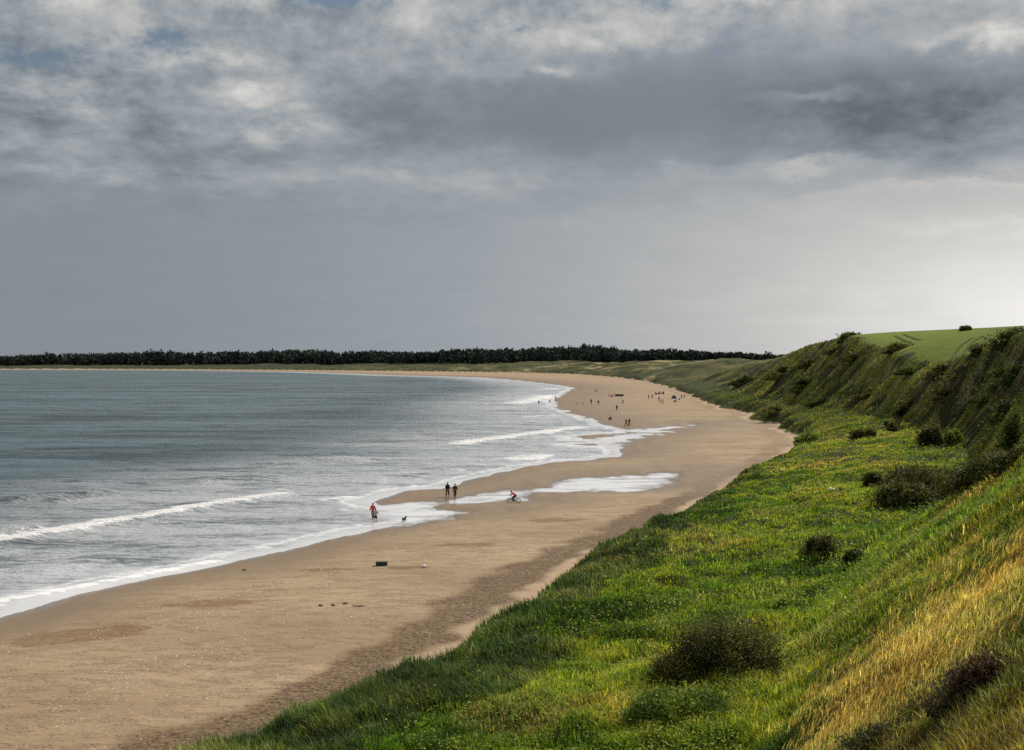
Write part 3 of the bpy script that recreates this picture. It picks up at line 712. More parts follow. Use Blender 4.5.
def plant_shrubs():
    # px, base row, width px, height px, palette, kind, label
    items = [
        (742, 690, 150, 52, DARK, 'gorse_bush', 'large dark thorny bush low in the meadow, nearest to the viewer', 'bush'),
        (690, 692, 74, 26, DARK, 'gorse_bush', 'low dark bush running out from the left foot of the largest meadow bush', 'bush'),
        (826, 558, 46, 20, DARK, 'gorse_bush', 'small round dark bush alone in the middle of the meadow', 'bush'),
        (858, 563, 26, 10, MIDG, 'gorse_bush', 'faint low green bush just right of the small round one in the meadow', 'bush'),
        (908, 508, 70, 20, DARK, 'gorse_bush', 'dark bush at the low left tip of the long thicket on the slope', 'bush'),
        (945, 500, 90, 30, DARK, 'gorse_bush', 'broad dark bush forming the middle of the long thicket on the slope', 'bush'),
        (985, 484, 90, 26, DARK, 'gorse_bush', 'dark brown bush in the upper half of the long thicket', 'bush'),
        (1016, 468, 60, 18, DARK, 'gorse_bush', 'dark bush ending the long thicket at its upper end', 'bush'),
        (908, 486, 60, 18, DARK, 'gorse_bush', 'rounded dark bush just behind the lower end of the long thicket', 'bush'),
        (878, 489, 28, 12, DARK, 'gorse_bush', 'small dark bush standing clear to the left of the long thicket', 'bush'),
        (936, 447, 40, 20, DARK, 'gorse_bush', 'round dark bush at the slope foot behind the long thicket', 'bush'),
        (956, 444, 20, 11, BRIGHT, 'gorse_bush', 'small bright green bush touching the round dark one at the slope foot', 'bush'),
        (868, 437, 28, 9, DARK, 'gorse_bush', 'flat dark bush out on the flat grass towards the cliff', 'bush'),
        (894, 433, 12, 9, DARK, 'gorse_bush', 'small dark bush where the flat grass meets the cliff foot', 'bush'),
        (1016, 446, 30, 30, MIDG, 'gorse_bush', 'green bush on the slope above the upper end of the long thicket', 'bush'),
        (806, 444, 24, 6, BRIGHT, 'gorse_bush', 'rounded bright green clump at the dune edge where the beach is narrowest', 'bush'),
        (772, 420, 40, 5, DARK, 'gorse_bush', 'dark clump overhanging the beach at the first bend of the dune edge', 'bush'),
        (680, 735, 150, 34, BRIGHT, 'bramble_patch', 'bright leafy bramble patch at the bottom of the view below the largest bush', 'bramble'),
        (985, 700, 110, 26, ((.03, .018, .01), (.06, .034, .018), (.1, .055, .03), (.05, .06, .02)), 'bracken_patch', 'rusty brown bracken patch among the golden grass at lower right', 'bracken'),
        (900, 744, 100, 13, ((.03, .02, .01), (.06, .04, .018), (.06, .08, .02), (.12, .09, .04)), 'bracken_patch', 'low brown and green bracken patch at the foot of the golden grass', 'bracken'),
    ]
    for k, (px, py, w, h, cols, name, label, cat) in enumerate(items):
        p = hit(px, py)
        if p is None: continue
        x, y, z = p
        pix = y / F
        W = w * pix; Hh = h * pix
        y2 = y + W * .3
        near = max(.07, pix * 2.5)
        n = int(min(26000, max(1400, 3.6 * w * h)))
        shrub(name, label, cat, x, y2, W, W * .7, Hh, cols, n, near * (1.25 if name != 'gorse_bush' else 1), None, 14 if name == 'bracken_patch' else 10 if w > 60 else 7, k)
    # furze thickets on the far cliff: px, py of the middle, length px, height px
    cliff = [
        (742, 383, 24, 8, 'dark furze thicket on the cliff at its far low end, above the beach crowd'),
        (778, 377, 30, 9, 'dark furze thicket low on the far part of the cliff'),
        (808, 366, 26, 8, 'dark furze thicket half way up the far shoulder of the cliff'),
        (800, 390, 30, 8, 'long dark furze thicket at the foot of the far cliff'),
        (845, 372, 34, 9, 'slanting dark furze thicket in the first gully of the cliff'),
        (832, 352, 24, 6, 'dark furze strip under the highest far edge of the cliff'),
        (846, 338, 22, 2.5, 'dark scrub on the highest far edge of the cliff'),
        (893, 350, 34, 8, 'dark scrub along the cliff edge at the tip of the green field'),
        (868, 396, 30, 8, 'dark furze thicket low in the middle of the cliff'),
        (910, 372, 30, 7, 'dark furze along the cliff edge under the green field'),
        (938, 377, 34, 9, 'dark furze thicket below the right corner of the field'),
        (944, 398, 40, 11, 'slanting furze thicket in the middle of the near cliff face'),
        (985, 398, 44, 12, 'dark furze thicket in the deepest gully of the near cliff face'),
        (975, 362, 30, 10, 'dark scrub at the cliff edge just right of the field'),
        (1003, 345, 40, 16, 'thick dark scrub crowning the near cliff edge'),
        (1012, 380, 36, 12, 'furze thicket under the scrub that crowns the near cliff'),
        (905, 412, 26, 7, 'small furze thicket near the foot of the near cliff'),
        (1000, 420, 40, 9, 'furze strip low on the near cliff face'),
        (818, 404, 22, 6, 'small furze clump at the foot of the cliff behind the flat grass'),
        (965, 330, 9, 2.5, 'tiny dark bush alone on the skyline of the green field'),
        (893, 424, 14, 7, 'lone round bush at the foot of the near cliff'),
    ]
    for k, (px, py, w, h, label) in enumerate(cliff):
        p = hit(px, py + h * .3)
        if p is None: continue
        x, y, z = p
        if y > 900: continue
        pix = y / F
        W = w * pix * 1.0; hh = max(.8, h * pix * .5)
        shrub('furze_thicket' if h > 5 else 'scrub_bush', label, 'furze' if h > 5 else 'scrub', x, y, W * 1.4, W * .55, hh, DARK if k % 3 else MIDG, int(min(2600, max(350, w * h * 6))), pix * 2.2, 'furze on the cliff', 10, 60 + k, R(-6))

# ------------------------------------------------------------------ far wood
def grow_wood():
    edge = np.array([(-3600, 4060), (-2600, 3900), (-1900, 3780), (-1330, 3660), (-900, 3480), (-560, 3220), (-330, 2980), (-120, 2760), (30, 2560), (130, 2380), (205, 2150), (240, 1900), (262, 1700), (282, 1500), (288, 1400)], float)
    seg = np.hypot(*np.diff(edge, axis=0).T); cum = np.concatenate([[0], np.cumsum(seg)])
    N = 3400
    s = RNG.uniform(0, cum[-1], N)
    # more trees per metre where the wood comes closer
    keep = RNG.uniform(0, 1, N) < .75
    s = s[keep]
    ex = np.interp(s, cum, edge[:, 0]); ey = np.interp(s, cum, edge[:, 1])
    dep = RNG.uniform(0, 1, len(s)) * np.where(ey > 2300, 170, 60)
    x = ex + dep * .55; y = ey + dep * .85
    z = terrain(x, y)
    # height of the canopy along the shore, as it stands against the sky
    row = np.interp(512 + F * x / y, [-600, 0, 40, 100, 150, 200, 250, 300, 350, 400, 440, 470, 520, 560, 590, 615, 640, 690, 720, 745, 775], [358, 357, 354.5, 353.5, 351.2, 353, 352, 350, 351.6, 352.4, 349.5, 348.2, 349.5, 347.2, 345.6, 347.5, 350.5, 349.5, 352, 353, 354.5])
    h = np.maximum(6, (CAMZ + (HZ - row) / F * y - z) * (1 + (fbm(s / 60, s * 0, 4, 141) - .5) * .55) * RNG.uniform(.72, 1.03, len(s)))
    order = np.arange(len(s))
    Vs = []; Fs = []; Cs = []; base = 0
    tv = []; 
    per = 64
    for i in order:
        w = h[i] * RNG.uniform(.3, .46)
        k = per
        v = RNG.normal(0, 1, (k, 3)); v /= np.linalg.norm(v, axis=1)[:, None]
        f = RNG.uniform(.5, 1, (k, 1)) ** .5
        pine = RNG.uniform() < .25
        sh = np.array([w, w, h[i] * .5])
        c = v * f * sh
        if pine:
            c[:, :2] *= np.clip(1.15 - (c[:, 2:3] / sh[2] + 1) * .5, .12, 1)
        c += np.array([x[i], y[i], z[i] + h[i] * .5])
        Vs.append(c); Cs.append(np.full(k, RNG.uniform(0, 1)))
    C = np.vstack(Vs); t = np.clip(np.concatenate(Cs) * .6 + RNG.uniform(0, .4, len(C)), 0, 1)
    size = C[:, 1] / F * 2.9
    o = leaf_quads(C, size, palette(t, (.014, .023, .023), (.027, .04, .036), (.045, .062, .048)), 'far_woods', MAT_PINE, None, .9)  # distance haze is put into these lightened, bluish crown tones
    mb = []
    n = len(x)
    tw = np.maximum(.2, y / F * .12)
    Vt = np.zeros((n, 8, 3))
    for k, (sx, sy, t_) in enumerate(((-1, -1, 0), (1, -1, 0), (1, 1, 0), (-1, 1, 0), (-.5, -.5, 1), (.5, -.5, 1), (.5, .5, 1), (-.5, .5, 1))):
        Vt[:, k] = np.stack([x + sx * tw, y + sy * tw, z - 1 + t_ * (h * .6 + 1)], 1)
    b = np.arange(n) * 8
    q = np.concatenate([np.stack([b + a, b + a2, b + a2 + 4, b + a + 4], 1) for a, a2 in ((0, 1), (1, 2), (2, 3), (3, 0))])
    mesh_obj('trunks', Vt.reshape(-1, 3), [q], MAT_BARK, o)
    tag(o, 'dark conifer wood along the far shore behind the dunes', 'wood', None, 'stuff')
    # single trees at the wood's end
    for px, Yd, hh, w, label, sd in ((768, 1250, 13.5, 9, 'broad dark tree standing alone at the right end of the far wood', 1), (757, 1300, 8.5, 6, 'small dark tree just left of the lone broad one', 2), (744, 1330, 9, 6, 'slim dark tree at the thinning end of the far wood', 3)):
        X0 = (px - 512) / F * Yd
        zz = H(X0, Yd)
        top = CAMZ + (363 - {768: 351.5, 757: 355, 744: 355.5}[px]) / F * Yd
        hh = max(5, top - zz)
        t = empty('tree', (X0, Yd, zz)); tag(t, label, 'tree', 'single trees at the end of the far wood')
        rg = np.random.default_rng(sd)
        v = rg.normal(0, 1, (420, 3)); v /= np.linalg.norm(v, axis=1)[:, None]
        lob = 1 + .25 * np.sin(v[:, 0] * 5 + sd) * np.cos(v[:, 2] * 4)
        c = v * (rg.uniform(.3, 1, 420) ** .5 * lob)[:, None] * np.array([w * .5, w * .5, hh * .38]) + np.array([0, 0, hh * .64])
        leaf_quads(c, np.full(420, 1.6), palette(rg.uniform(0, 1, 420), (.008, .014, .009), (.018, .028, .014), (.032, .044, .02)), 'crown', MAT_PINE, t, .9)
        mb2 = MB()
        mb2.tube([(0, 0, -.5), (.1, 0, hh * .3), (0, .1, hh * .7)], [.5, .38, .15], 7)
        for k in range(5):
            a = k * 1.26
            mb2.tube([(0, 0, hh * .35), (math.cos(a) * w * .25, math.sin(a) * w * .25, hh * .6)], [.2, .07], 5)
        mb2.build('trunk', MAT_BARK, t)

# ------------------------------------------------------------------ strand stuff
def strew():
    X, Y = scatter(110000, 38, 420)
    T = terrain(X, Y, True)
    f = np.clip(T['sh'], 0, None) / (np.clip(T['sh'], 0, None) + np.clip(-T['dT'], 0, None) + 1e-6)
    nz = fbm(X * .13, Y * .05, 3, 151); nb = fbm(X * .5, Y * .3, 2, 152)
    p = np.exp(-((f - .5) / .17) ** 2) * sstep(.45, .62, nz) * sstep(.35, .6, nb) + .035
    ok = (T['zone'] == 0) & (T['sh'] > 5) & (RNG.uniform(0, 1, len(X)) < p * .55 * np.clip(1.25 - Y / 170, .03, 1))
    def stones(x, y, size, cols, name, label, cat, squash=.55):
        n = len(x); z = terrain(x, y)
        D = np.array([(1, 0, 0), (0, 1, 0), (-1, 0, 0), (0, -1, 0), (0, 0, 1), (0, 0, -.6)], float)
        a = RNG.uniform(0, 6.28, n); s = size[:, None]
        V = np.zeros((n, 6, 3))
        for k, d in enumerate(D):
            sx = s[:, 0] * RNG.uniform(.7, 1.3, n); 
            V[:, k, 0] = x + (d[0] * np.cos(a) - d[1] * np.sin(a) * .7) * sx
            V[:, k, 1] = y + (d[0] * np.sin(a) + d[1] * np.cos(a) * .7) * sx
            V[:, k, 2] = z + d[2] * s[:, 0] * squash
        b = np.arange(n) * 6
        tr = np.concatenate([np.stack([b + i, b + j, b + 4], 1) for i, j in ((0, 1), (1, 2), (2, 3), (3, 0))] + [np.stack([b + j, b + i, b + 5], 1) for i, j in ((0, 1), (1, 2), (2, 3), (3, 0))])
        m, nt = material(name); finish(nt, principled(nt, nt.attr('tint', True), .75, None, .3))
        o = mesh_obj(name, V.reshape(-1, 3), [tr], m, None, False, None, np.repeat(cols, 6, 0))
        tag(o, label, cat, None, 'stuff')
    x, y = X[ok], Y[ok]
    c = palette(RNG.uniform(0, 1, len(x)), (.12, .085, .05), (.5, .43, .33), (.75, .7, .6), (.85, .82, .75))
    stones(x, y, np.maximum(.035, y / F * RNG.uniform(.5, 1.25, len(x))), c, 'pebbles', 'pale pebbles and shells strewn over the sand', 'pebbles')
    # dark weed and twigs: along the strand line and scattered
    X, Y = scatter(30000, 38, 420)
    T = terrain(X, Y, True)
    nz = fbm(X * .2, Y * .2, 3, 153)
    d = -T['dT']
    p = np.exp(-((d - 5.5) / 2.2) ** 2) * .5 * sstep(.4, .6, nz) * np.clip(1.2 - Y / 220, .1, 1) + .012 * sstep(.5, .7, nz)
    ok = (T['zone'] == 0) & (T['sh'] > 4) & (RNG.uniform(0, 1, len(X)) < p)
    x, y = X[ok], Y[ok]
    c = palette(RNG.uniform(0, 1, len(x)), (.03, .022, .014), (.08, .055, .03), (.14, .1, .06))
    stones(x, y, np.maximum(.025, y / F * RNG.uniform(.35, .9, len(x))), c, 'seaweed_scraps', 'dark scraps of seaweed and twigs along the strand line', 'seaweed', .3)

# ------------------------------------------------------------------ people
def skin(name, verts, edges, rad, mat, parent=None, sub=2):
    me = bpy.data.meshes.new(name)
    me.from_pydata([tuple(v) for v in verts], edges, [])
    o = bpy.data.objects.new(name, me); COL.objects.link(o)
    md = o.modifiers.new('s', 'SKIN'); md.use_smooth_shade = True
    for i, r in enumerate(rad):
        sv = me.skin_vertices[0].data[i]
        sv.radius = r if hasattr(r, '__len__') else (r, r); sv.use_root = (i == 0)
    if sub:
        s = o.modifiers.new('u', 'SUBSURF'); s.levels = s.render_levels = sub
    dg = bpy.context.evaluated_depsgraph_get(); dg.update()
    nm = bpy.data.meshes.new_from_object(o.evaluated_get(dg))
    o.modifiers.clear(); o.data = nm; nm.name = name; bpy.data.meshes.remove(me)
    nm.materials.clear(); nm.materials.append(mat)
    if parent: o.parent = parent
    return o
CM = {}
def cloth(key, col):
    if key not in CM: CM[key] = plain('cloth_' + key, col, .85, .2, 14)
    return CM[key]
CL = dict(red=(.55, .05, .03), black=(.012, .012, .014), navy=(.02, .028, .06), grey=(.28, .3, .33), white=(.75, .75, .74), pink=(.6, .2, .24), blue=(.06, .12, .32), brown=(.1, .065, .04), green=(.05, .09, .05), charcoal=(.03, .032, .036), purple=(.12, .06, .2))
MAT_SKIN = plain('skin', (.45, .27, .19), .55, .1)
MAT_HAIR = plain('hair', (.035, .022, .014), .7)
MAT_SHOE = plain('shoe', (.02, .02, .02))
POSES = {}
def limb_pts(pose):
    """joint positions for an adult of 1.74 m who faces +Y; z is height above the ground"""
    J = dict(pelvis=(0, 0, .94), waist=(0, 0, 1.1), chest=(0, .01, 1.3), neck=(0, 0, 1.47), head0=(0, .02, 1.56), head1=(0, .02, 1.66), nose=(0, .12, 1.6))
    for s, sx in (('l', -1), ('r', 1)):
        J['hip' + s] = (sx * .1, 0, .9); J['sho' + s] = (sx * .19, 0, 1.41)
        if pose == 'walk':
            f = .26 * sx
            J['knee' + s] = (sx * .1, f * .75 + .06, .5); J['ank' + s] = (sx * .1, f * 1.15 - (.06 if f < 0 else 0), .09 if f > 0 else .14); J['toe' + s] = (sx * .11, f * 1.15 + .15 - (.02 if f < 0 else 0), .04)
            J['elb' + s] = (sx * .25, -f * .5 - .03, 1.12); J['wri' + s] = (sx * .25, -f * .9 + .1, .89)
        elif pose == 'stand':
            J['knee' + s] = (sx * .11, .02, .5); J['ank' + s] = (sx * .12, 0, .09); J['toe' + s] = (sx * .14, .16, .04)
            J['elb' + s] = (sx * .26, -.03, 1.12); J['wri' + s] = (sx * .25, .08, .88)
        elif pose == 'carry':
            J['knee' + s] = (sx * .1, .05 * sx + .02, .5); J['ank' + s] = (sx * .12, .08 * sx, .09); J['toe' + s] = (sx * .14, .16 + .08 * sx, .04)
            J['elb' + s] = (sx * .36, -.02, 1.16); J['wri' + s] = (sx * .46, .12, 1.02)
        elif pose == 'sit':
            pass
    if pose == 'sit':
        J = dict(pelvis=(0, 0, .12), waist=(0, -.03, .28), chest=(0, -.02, .48), neck=(0, 0, .64), head0=(0, .03, .73), head1=(0, .03, .83), nose=(0, .13, .77))
        for s, sx in (('l', -1), ('r', 1)):
            J['hip' + s] = (sx * .1, .02, .11); J['sho' + s] = (sx * .19, 0, .58)
            J['knee' + s] = (sx * .14, .4, .44); J['ank' + s] = (sx * .13, .62, .09); J['toe' + s] = (sx * .15, .76, .04)
            J['elb' + s] = (sx * .27, .18, .4); J['wri' + s] = (sx * .14, .38, .46)
    if pose == 'ride':
        J = dict(pelvis=(0, -.22, .98), waist=(0, -.12, 1.12), chest=(0, .1, 1.24), neck=(0, .26, 1.32), head0=(0, .34, 1.37), head1=(0, .37, 1.48), nose=(0, .46, 1.4))
        for s, sx in (('l', -1), ('r', 1)):
            J['hip' + s] = (sx * .09, -.2, .94); J['sho' + s] = (sx * .18, .18, 1.3)
            if sx < 0: J['knee' + s] = (sx * .1, .2, .76); J['ank' + s] = (sx * .11, .07, .4); J['toe' + s] = (sx * .11, .2, .34)
            else: J['knee' + s] = (sx * .1, .12, .62); J['ank' + s] = (sx * .11, -.02, .2); J['toe' + s] = (sx * .11, .12, .15)
            J['elb' + s] = (sx * .24, .3, 1.14); J['wri' + s] = (sx * .24, .5, 1.06)
    return J
def make_person(pose, top='black', legs='navy', shorts=False, hair=True, sleeves=True, female=False):
    J = limb_pts(pose)
    names = list(J); ix = {k: i for i, k in enumerate(names)}
    V = [J[k] for k in names]
    E = [('pelvis', 'waist'), ('waist', 'chest'), ('chest', 'neck'), ('neck', 'head0'), ('head0', 'head1'), ('head0', 'nose')]
    for s in 'lr':
        E += [('pelvis', 'hip' + s), ('hip' + s, 'knee' + s), ('knee' + s, 'ank' + s), ('ank' + s, 'toe' + s), ('chest', 'sho' + s), ('sho' + s, 'elb' + s), ('elb' + s, 'wri' + s)]
    RAD = dict(pelvis=(.15, .11), waist=(.135, .1), chest=(.16, .115), neck=.062, head0=.085, head1=.1, nose=.025)
    for s in 'lr':
        RAD.update({'hip' + s: .095, 'knee' + s: .062, 'ank' + s: .042, 'toe' + s: .036, 'sho' + s: .065, 'elb' + s: .045, 'wri' + s: .03})
    body = skin('person', V, [(ix[a], ix[b]) for a, b in E], [RAD[k] for k in names], MAT_SKIN)
    # hands: palm, four fingers and a thumb, lightly curled, joined into the body mesh
    mb = MB()
    for s, sx in (('l', -1), ('r', 1)):
        w = Vector(J['wri' + s]); e = Vector(J['elb' + s]); d = (w - e).normalized()
        side = d.cross(Vector((sx, 0, 0))).normalized(); inn = Vector((-sx, 0, 0))
        c = w + d * .05
        mb.tube([w, w + d * .03, w + d * .09], [.028, .038, .034], 6)
        for k, L in enumerate((.07, .08, .075, .06)):
            b = w + d * .085 + side * (.024 - .016 * k)
            mb.tube([b, b + d * L * .55 + inn * .008, b + d * L * .85 + inn * .03], [.009, .008, .006], 5)
        b = w + d * .035 + side * .035
        mb.tube([b, b + d * .03 + side * .022, b + d * .06 + side * .022 + inn * .012], [.011, .01, .007], 5)
    hv = np.vstack(mb.v); me = body.data
    o2 = mb.build('hands', MAT_SKIN)
    import bmesh
    bm = bmesh.new(); bm.from_mesh(me); bm.from_mesh(o2.data); bm.to_mesh(me); bm.free()
    hm = o2.data; bpy.data.objects.remove(o2); bpy.data.meshes.remove(hm)
    # clothes
    def sub(keys, grow, name, mat, ends={}):
        kk = [k for k in keys]
        vv = [Vector(J[k]) if k in J else ends[k][0] for k in kk]
        rr = []
        for k in kk:
            r = RAD[k] if k in RAD else ends[k][1]
            rr.append(tuple(q + grow for q in r) if hasattr(r, '__len__') else r + grow)
        ii = {k: i for i, k in enumerate(kk)}
        ed = [(ii[a], ii[b]) for a, b in EX[name] if a in ii and b in ii]
        return skin(name, vv, ed, rr, mat, body)
    mid = lambda a, b, t: Vector(J[a]).lerp(Vector(J[b]), t)
    EX = {}
    ends = {'hem': (mid('pelvis', 'waist', .1), (.165, .125)), 'colar': (mid('neck', 'chest', .25), .085)}
    kt = ['hem', 'waist', 'chest', 'colar']; et = [('hem', 'waist'), ('waist', 'chest'), ('chest', 'colar')]
    for s in 'lr':
        kt += ['sho' + s]; et += [('chest', 'sho' + s)]
        if sleeves:
            ends['cuff' + s] = (mid('elb' + s, 'wri' + s, .9), .036); kt += ['elb' + s, 'cuff' + s]; et += [('sho' + s, 'elb' + s), ('elb' + s, 'cuff' + s)]
        else:
            ends['cuff' + s] = (mid('sho' + s, 'elb' + s, .7), .055); kt += ['cuff' + s]; et += [('sho' + s, 'cuff' + s)]
    EX['jacket'] = et; EX['shirt'] = et
    sub(kt, .034, 'jacket' if sleeves else 'shirt', cloth(top, CL[top]), ends)
    kl = ['pelvis', 'belt']; el = [('pelvis', 'belt')]; ends2 = {'belt': (mid('pelvis', 'waist', .55), (.145, .11))}
    for s in 'lr':
        kl += ['hip' + s]; el += [('pelvis', 'hip' + s)]
        if shorts:
            ends2['leg' + s] = (mid('hip' + s, 'knee' + s, .75), .085); kl += ['leg' + s]; el += [('hip' + s, 'leg' + s)]
        else:
            ends2['leg' + s] = (mid('knee' + s, 'ank' + s, .92), .055); kl += ['knee' + s, 'leg' + s]; el += [('hip' + s, 'knee' + s), ('knee' + s, 'leg' + s)]
    EX['shorts' if shorts else 'trousers'] = el
    sub(kl, .028, 'shorts' if shorts else 'trousers', cloth(legs, CL[legs]), ends2)
    if hair:
        mb = MB(); h1 = Vector(J['head1'])
        mb.ball(h1 + Vector((0, -.025, .015)), (.108, .115, .1), 12, 8)
        if female: mb.ball(h1 + Vector((0, -.08, -.1)), (.085, .06, .14), 10, 7)
        mb.build('hair', MAT_HAIR, body)
    for s in 'lr' if not shorts else '':
        a = Vector(J['ank' + s]); t = Vector(J['toe' + s]); mb = MB()
        mb.tube([a + Vector((0, -.05, -.045)), a + Vector((0, .03, -.035)), t + Vector((0, .02, 0))], [.045, .052, .042], 8)
        mb.build('shoe', MAT_SHOE, body)
    return body
def kids(o): return [c for c in bpy.data.objects if c.parent == o]
def copy_tree(o, parent=None):
    c = o.copy(); COL.objects.link(c)
    if parent: c.parent = parent
    for ch in kids(o): copy_tree(ch, c)
    return c
def recolour(o, part, key):
    for c in kids(o):
        if c.name.split('.')[0] in part:
            c.material_slots[0].link = 'OBJECT'; c.material_slots[0].material = cloth(key, CL[key])
def ground_at(px, py):
    p = hit(px, py)
    return p[0], p[1], max(H(p[0], p[1]), 0.0)

def people():
    # --- the five near the viewer
    x, y, z = ground_at(371.5, 521)
    a = make_person('walk', 'red', 'charcoal'); a.location = (x, y + 1.2, z); a.rotation_euler[2] = R(20)
    tag(a, 'person in a bright red top and dark trousers wading at the water edge', 'person', 'people near the viewer')
    x, y, z = ground_at(375.5, 524)
    b = make_person('carry', 'grey', 'black', True, True, False); b.location = (x, y, z); b.rotation_euler[2] = R(-10); b.scale = (.9,) * 3
    tag(b, 'bare-legged person in grey shirt and black shorts, arms held out at the water edge', 'person', 'people near the viewer')
    x, y, z = ground_at(447.5, 498)
    c = make_person('walk', 'black', 'charcoal'); c.location = (x, y, z); c.rotation_euler[2] = R(172); c.scale = (1.04,) * 3
    tag(c, 'taller left one of two people in black walking side by side on wet sand', 'person', 'people near the viewer')
    x, y, z = ground_at(455, 498.5)
    d = make_person('walk', 'charcoal', 'black', female=True); d.location = (x, y, z); d.rotation_euler[2] = R(185)
    tag(d, 'right one of two people in dark coats walking side by side on wet sand', 'person', 'people near the viewer')
    x, y, z = ground_at(514, 503.5)
    RZ = R(82)
    bike(x, y, z, RZ)
    e = make_person('ride', 'red', 'black'); e.location = (x, y, z); e.rotation_euler[2] = RZ; e.scale = (.93,) * 3
    tag(e, 'person in a red jacket leaning forward astride a bicycle on the sand', 'person', 'people near the viewer')
    # --- far strollers; every one is a copy of one of three figures
    protos = {}
    def proto(pose):
        if pose not in protos: protos[pose] = make_person(pose, 'black', 'navy'); return protos[pose]
        return copy_tree(protos[pose])
    far = [
        # px, foot row, pose, top, legs, scale, label
        (626.2, 424.5, 'walk', 'charcoal', 'navy', 1, 'left one of the dark pair standing at the end of the second inlet'),
        (629.3, 424.5, 'walk', 'black', 'black', 1.06, 'taller right one of the dark pair standing at the end of the second inlet'),
        (608.6, 418, 'stand', 'white', 'charcoal', .62, 'child in a pale top beyond the dark pair at the inlet'),
        (610.8, 418.3, 'sit', 'black', 'black', 1, 'person in black crouched beside the pale topped child'),
        (616.8, 410.5, 'stand', 'black', 'charcoal', 1, 'person in black alone beyond the crouched one, half way up the bay'),
        (623, 404, 'stand', 'brown', 'navy', .85, 'person in brown alone on dry sand in the middle of the bay'),
        (598.4, 405, 'walk', 'black', 'navy', 1, 'right one of two people in dark clothes near the water past the bend'),
        (591.2, 404, 'walk', 'navy', 'black', 1.05, 'left one of two people in dark clothes near the water past the bend'),
        (582.9, 404.5, 'stand', 'brown', 'brown', .6, 'small child in brown left of the two dark walkers past the bend'),
        (577.5, 404.3, 'stand', 'grey', 'grey', .55, 'small child in grey closest to the water past the bend'),
        (609.2, 397, 'stand', 'white', 'grey', .9, 'leftmost of three people in pale tops by the green windbreak'),
        (612.2, 397.2, 'sit', 'red', 'grey', 1.3, 'person in red sitting between the pale tops by the green windbreak'),
        (614.7, 397, 'stand', 'white', 'navy', .85, 'person in a white top nearest to the green windbreak'),
        (595.2, 391.8, 'walk', 'black', 'black', 1, 'person in black walking alone, left of and beyond the windbreak'),
        (597.1, 392.3, 'stand', 'brown', 'black', .7, 'child beside the lone black walker beyond the windbreak'),
        (581, 389.5, 'stand', 'charcoal', 'brown', .9, 'person alone on the far sand, above the surf corner'),
        (648.6, 399.3, 'stand', 'black', 'black', 1, 'left person of the dark pair facing each other before the crowd'),
        (652.3, 399, 'stand', 'charcoal', 'brown', .95, 'right person of the dark pair facing each other before the crowd'),
        (655.8, 395, 'sit', 'black', 'brown', 1.5, 'person in black sitting left of the red and purple group'),
        (659.4, 394.8, 'sit', 'purple', 'navy', 1.6, 'person in purple sitting in the group behind the crowd'),
        (661.2, 394.8, 'stand', 'red', 'navy', .8, 'person in red standing in the group behind the crowd'),
        (663.6, 394.6, 'sit', 'navy', 'navy', 1.5, 'person in navy sitting at the right of the red and purple group'),
        (659, 401.6, 'stand', 'black', 'charcoal', 1, 'person in black at the left of the pale knot of people'),
        (661, 403.6, 'stand', 'white', 'blue', 1, 'person in white and blue in the middle of the knot of people'),
        (662.9, 404.2, 'stand', 'grey', 'charcoal', .95, 'person in grey at the right of the knot of people'),
        (676.4, 402.6, 'sit', 'white', 'blue', 1.6, 'person in white sitting before the pale shelters'),
        (684.6, 398, 'stand', 'pink', 'brown', 1, 'person in pink standing on the dune foot by the shelters'),
        (681.6, 399, 'stand', 'charcoal', 'black', .9, 'person in dark clothes by the dune foot left of the pink one'),
        (555.7, 399, 'walk', 'black', 'navy', 1, 'person in black at the surf edge, right one of three'),
        (549.8, 401.2, 'stand', 'red', 'black', .85, 'person in red and black in the surf, middle one of three'),
        (538.8, 402.2, 'stand', 'charcoal', 'charcoal', 1, 'dark person standing deep in the surf, left one of three'),
        (527.2, 381.3, 'stand', 'red', 'brown', .95, 'person in red far off where the far beach begins to curve away'),
        (537, 382.3, 'stand', 'brown', 'black', .9, 'person in brown far off, right of the distant red one'),
        (545, 382.2, 'walk', 'black', 'black', .9, 'person in black far off, right of the distant brown one'),
        (514, 379.5, 'stand', 'charcoal', 'brown', .95, 'farthest person to be made out, left of the distant red one'),
    ]
    seen = set()
    for px, py, pose, top, legs, sc, label in far:
        X0, Y0 = gp(px, py, .75)
        z0 = max(H(X0, Y0), -.45)
        o = proto(pose)
        o.location = (X0, Y0, z0); o.scale = (sc * 1.12,) * 3; o.rotation_euler[2] = random.uniform(0, 6.28)
        tag(o, label, 'person', 'people far along the beach')
        if (top, pose) and pose in seen or True:
            recolour(o, ('jacket',), top); recolour(o, ('trousers',), legs)
        seen.add(pose)

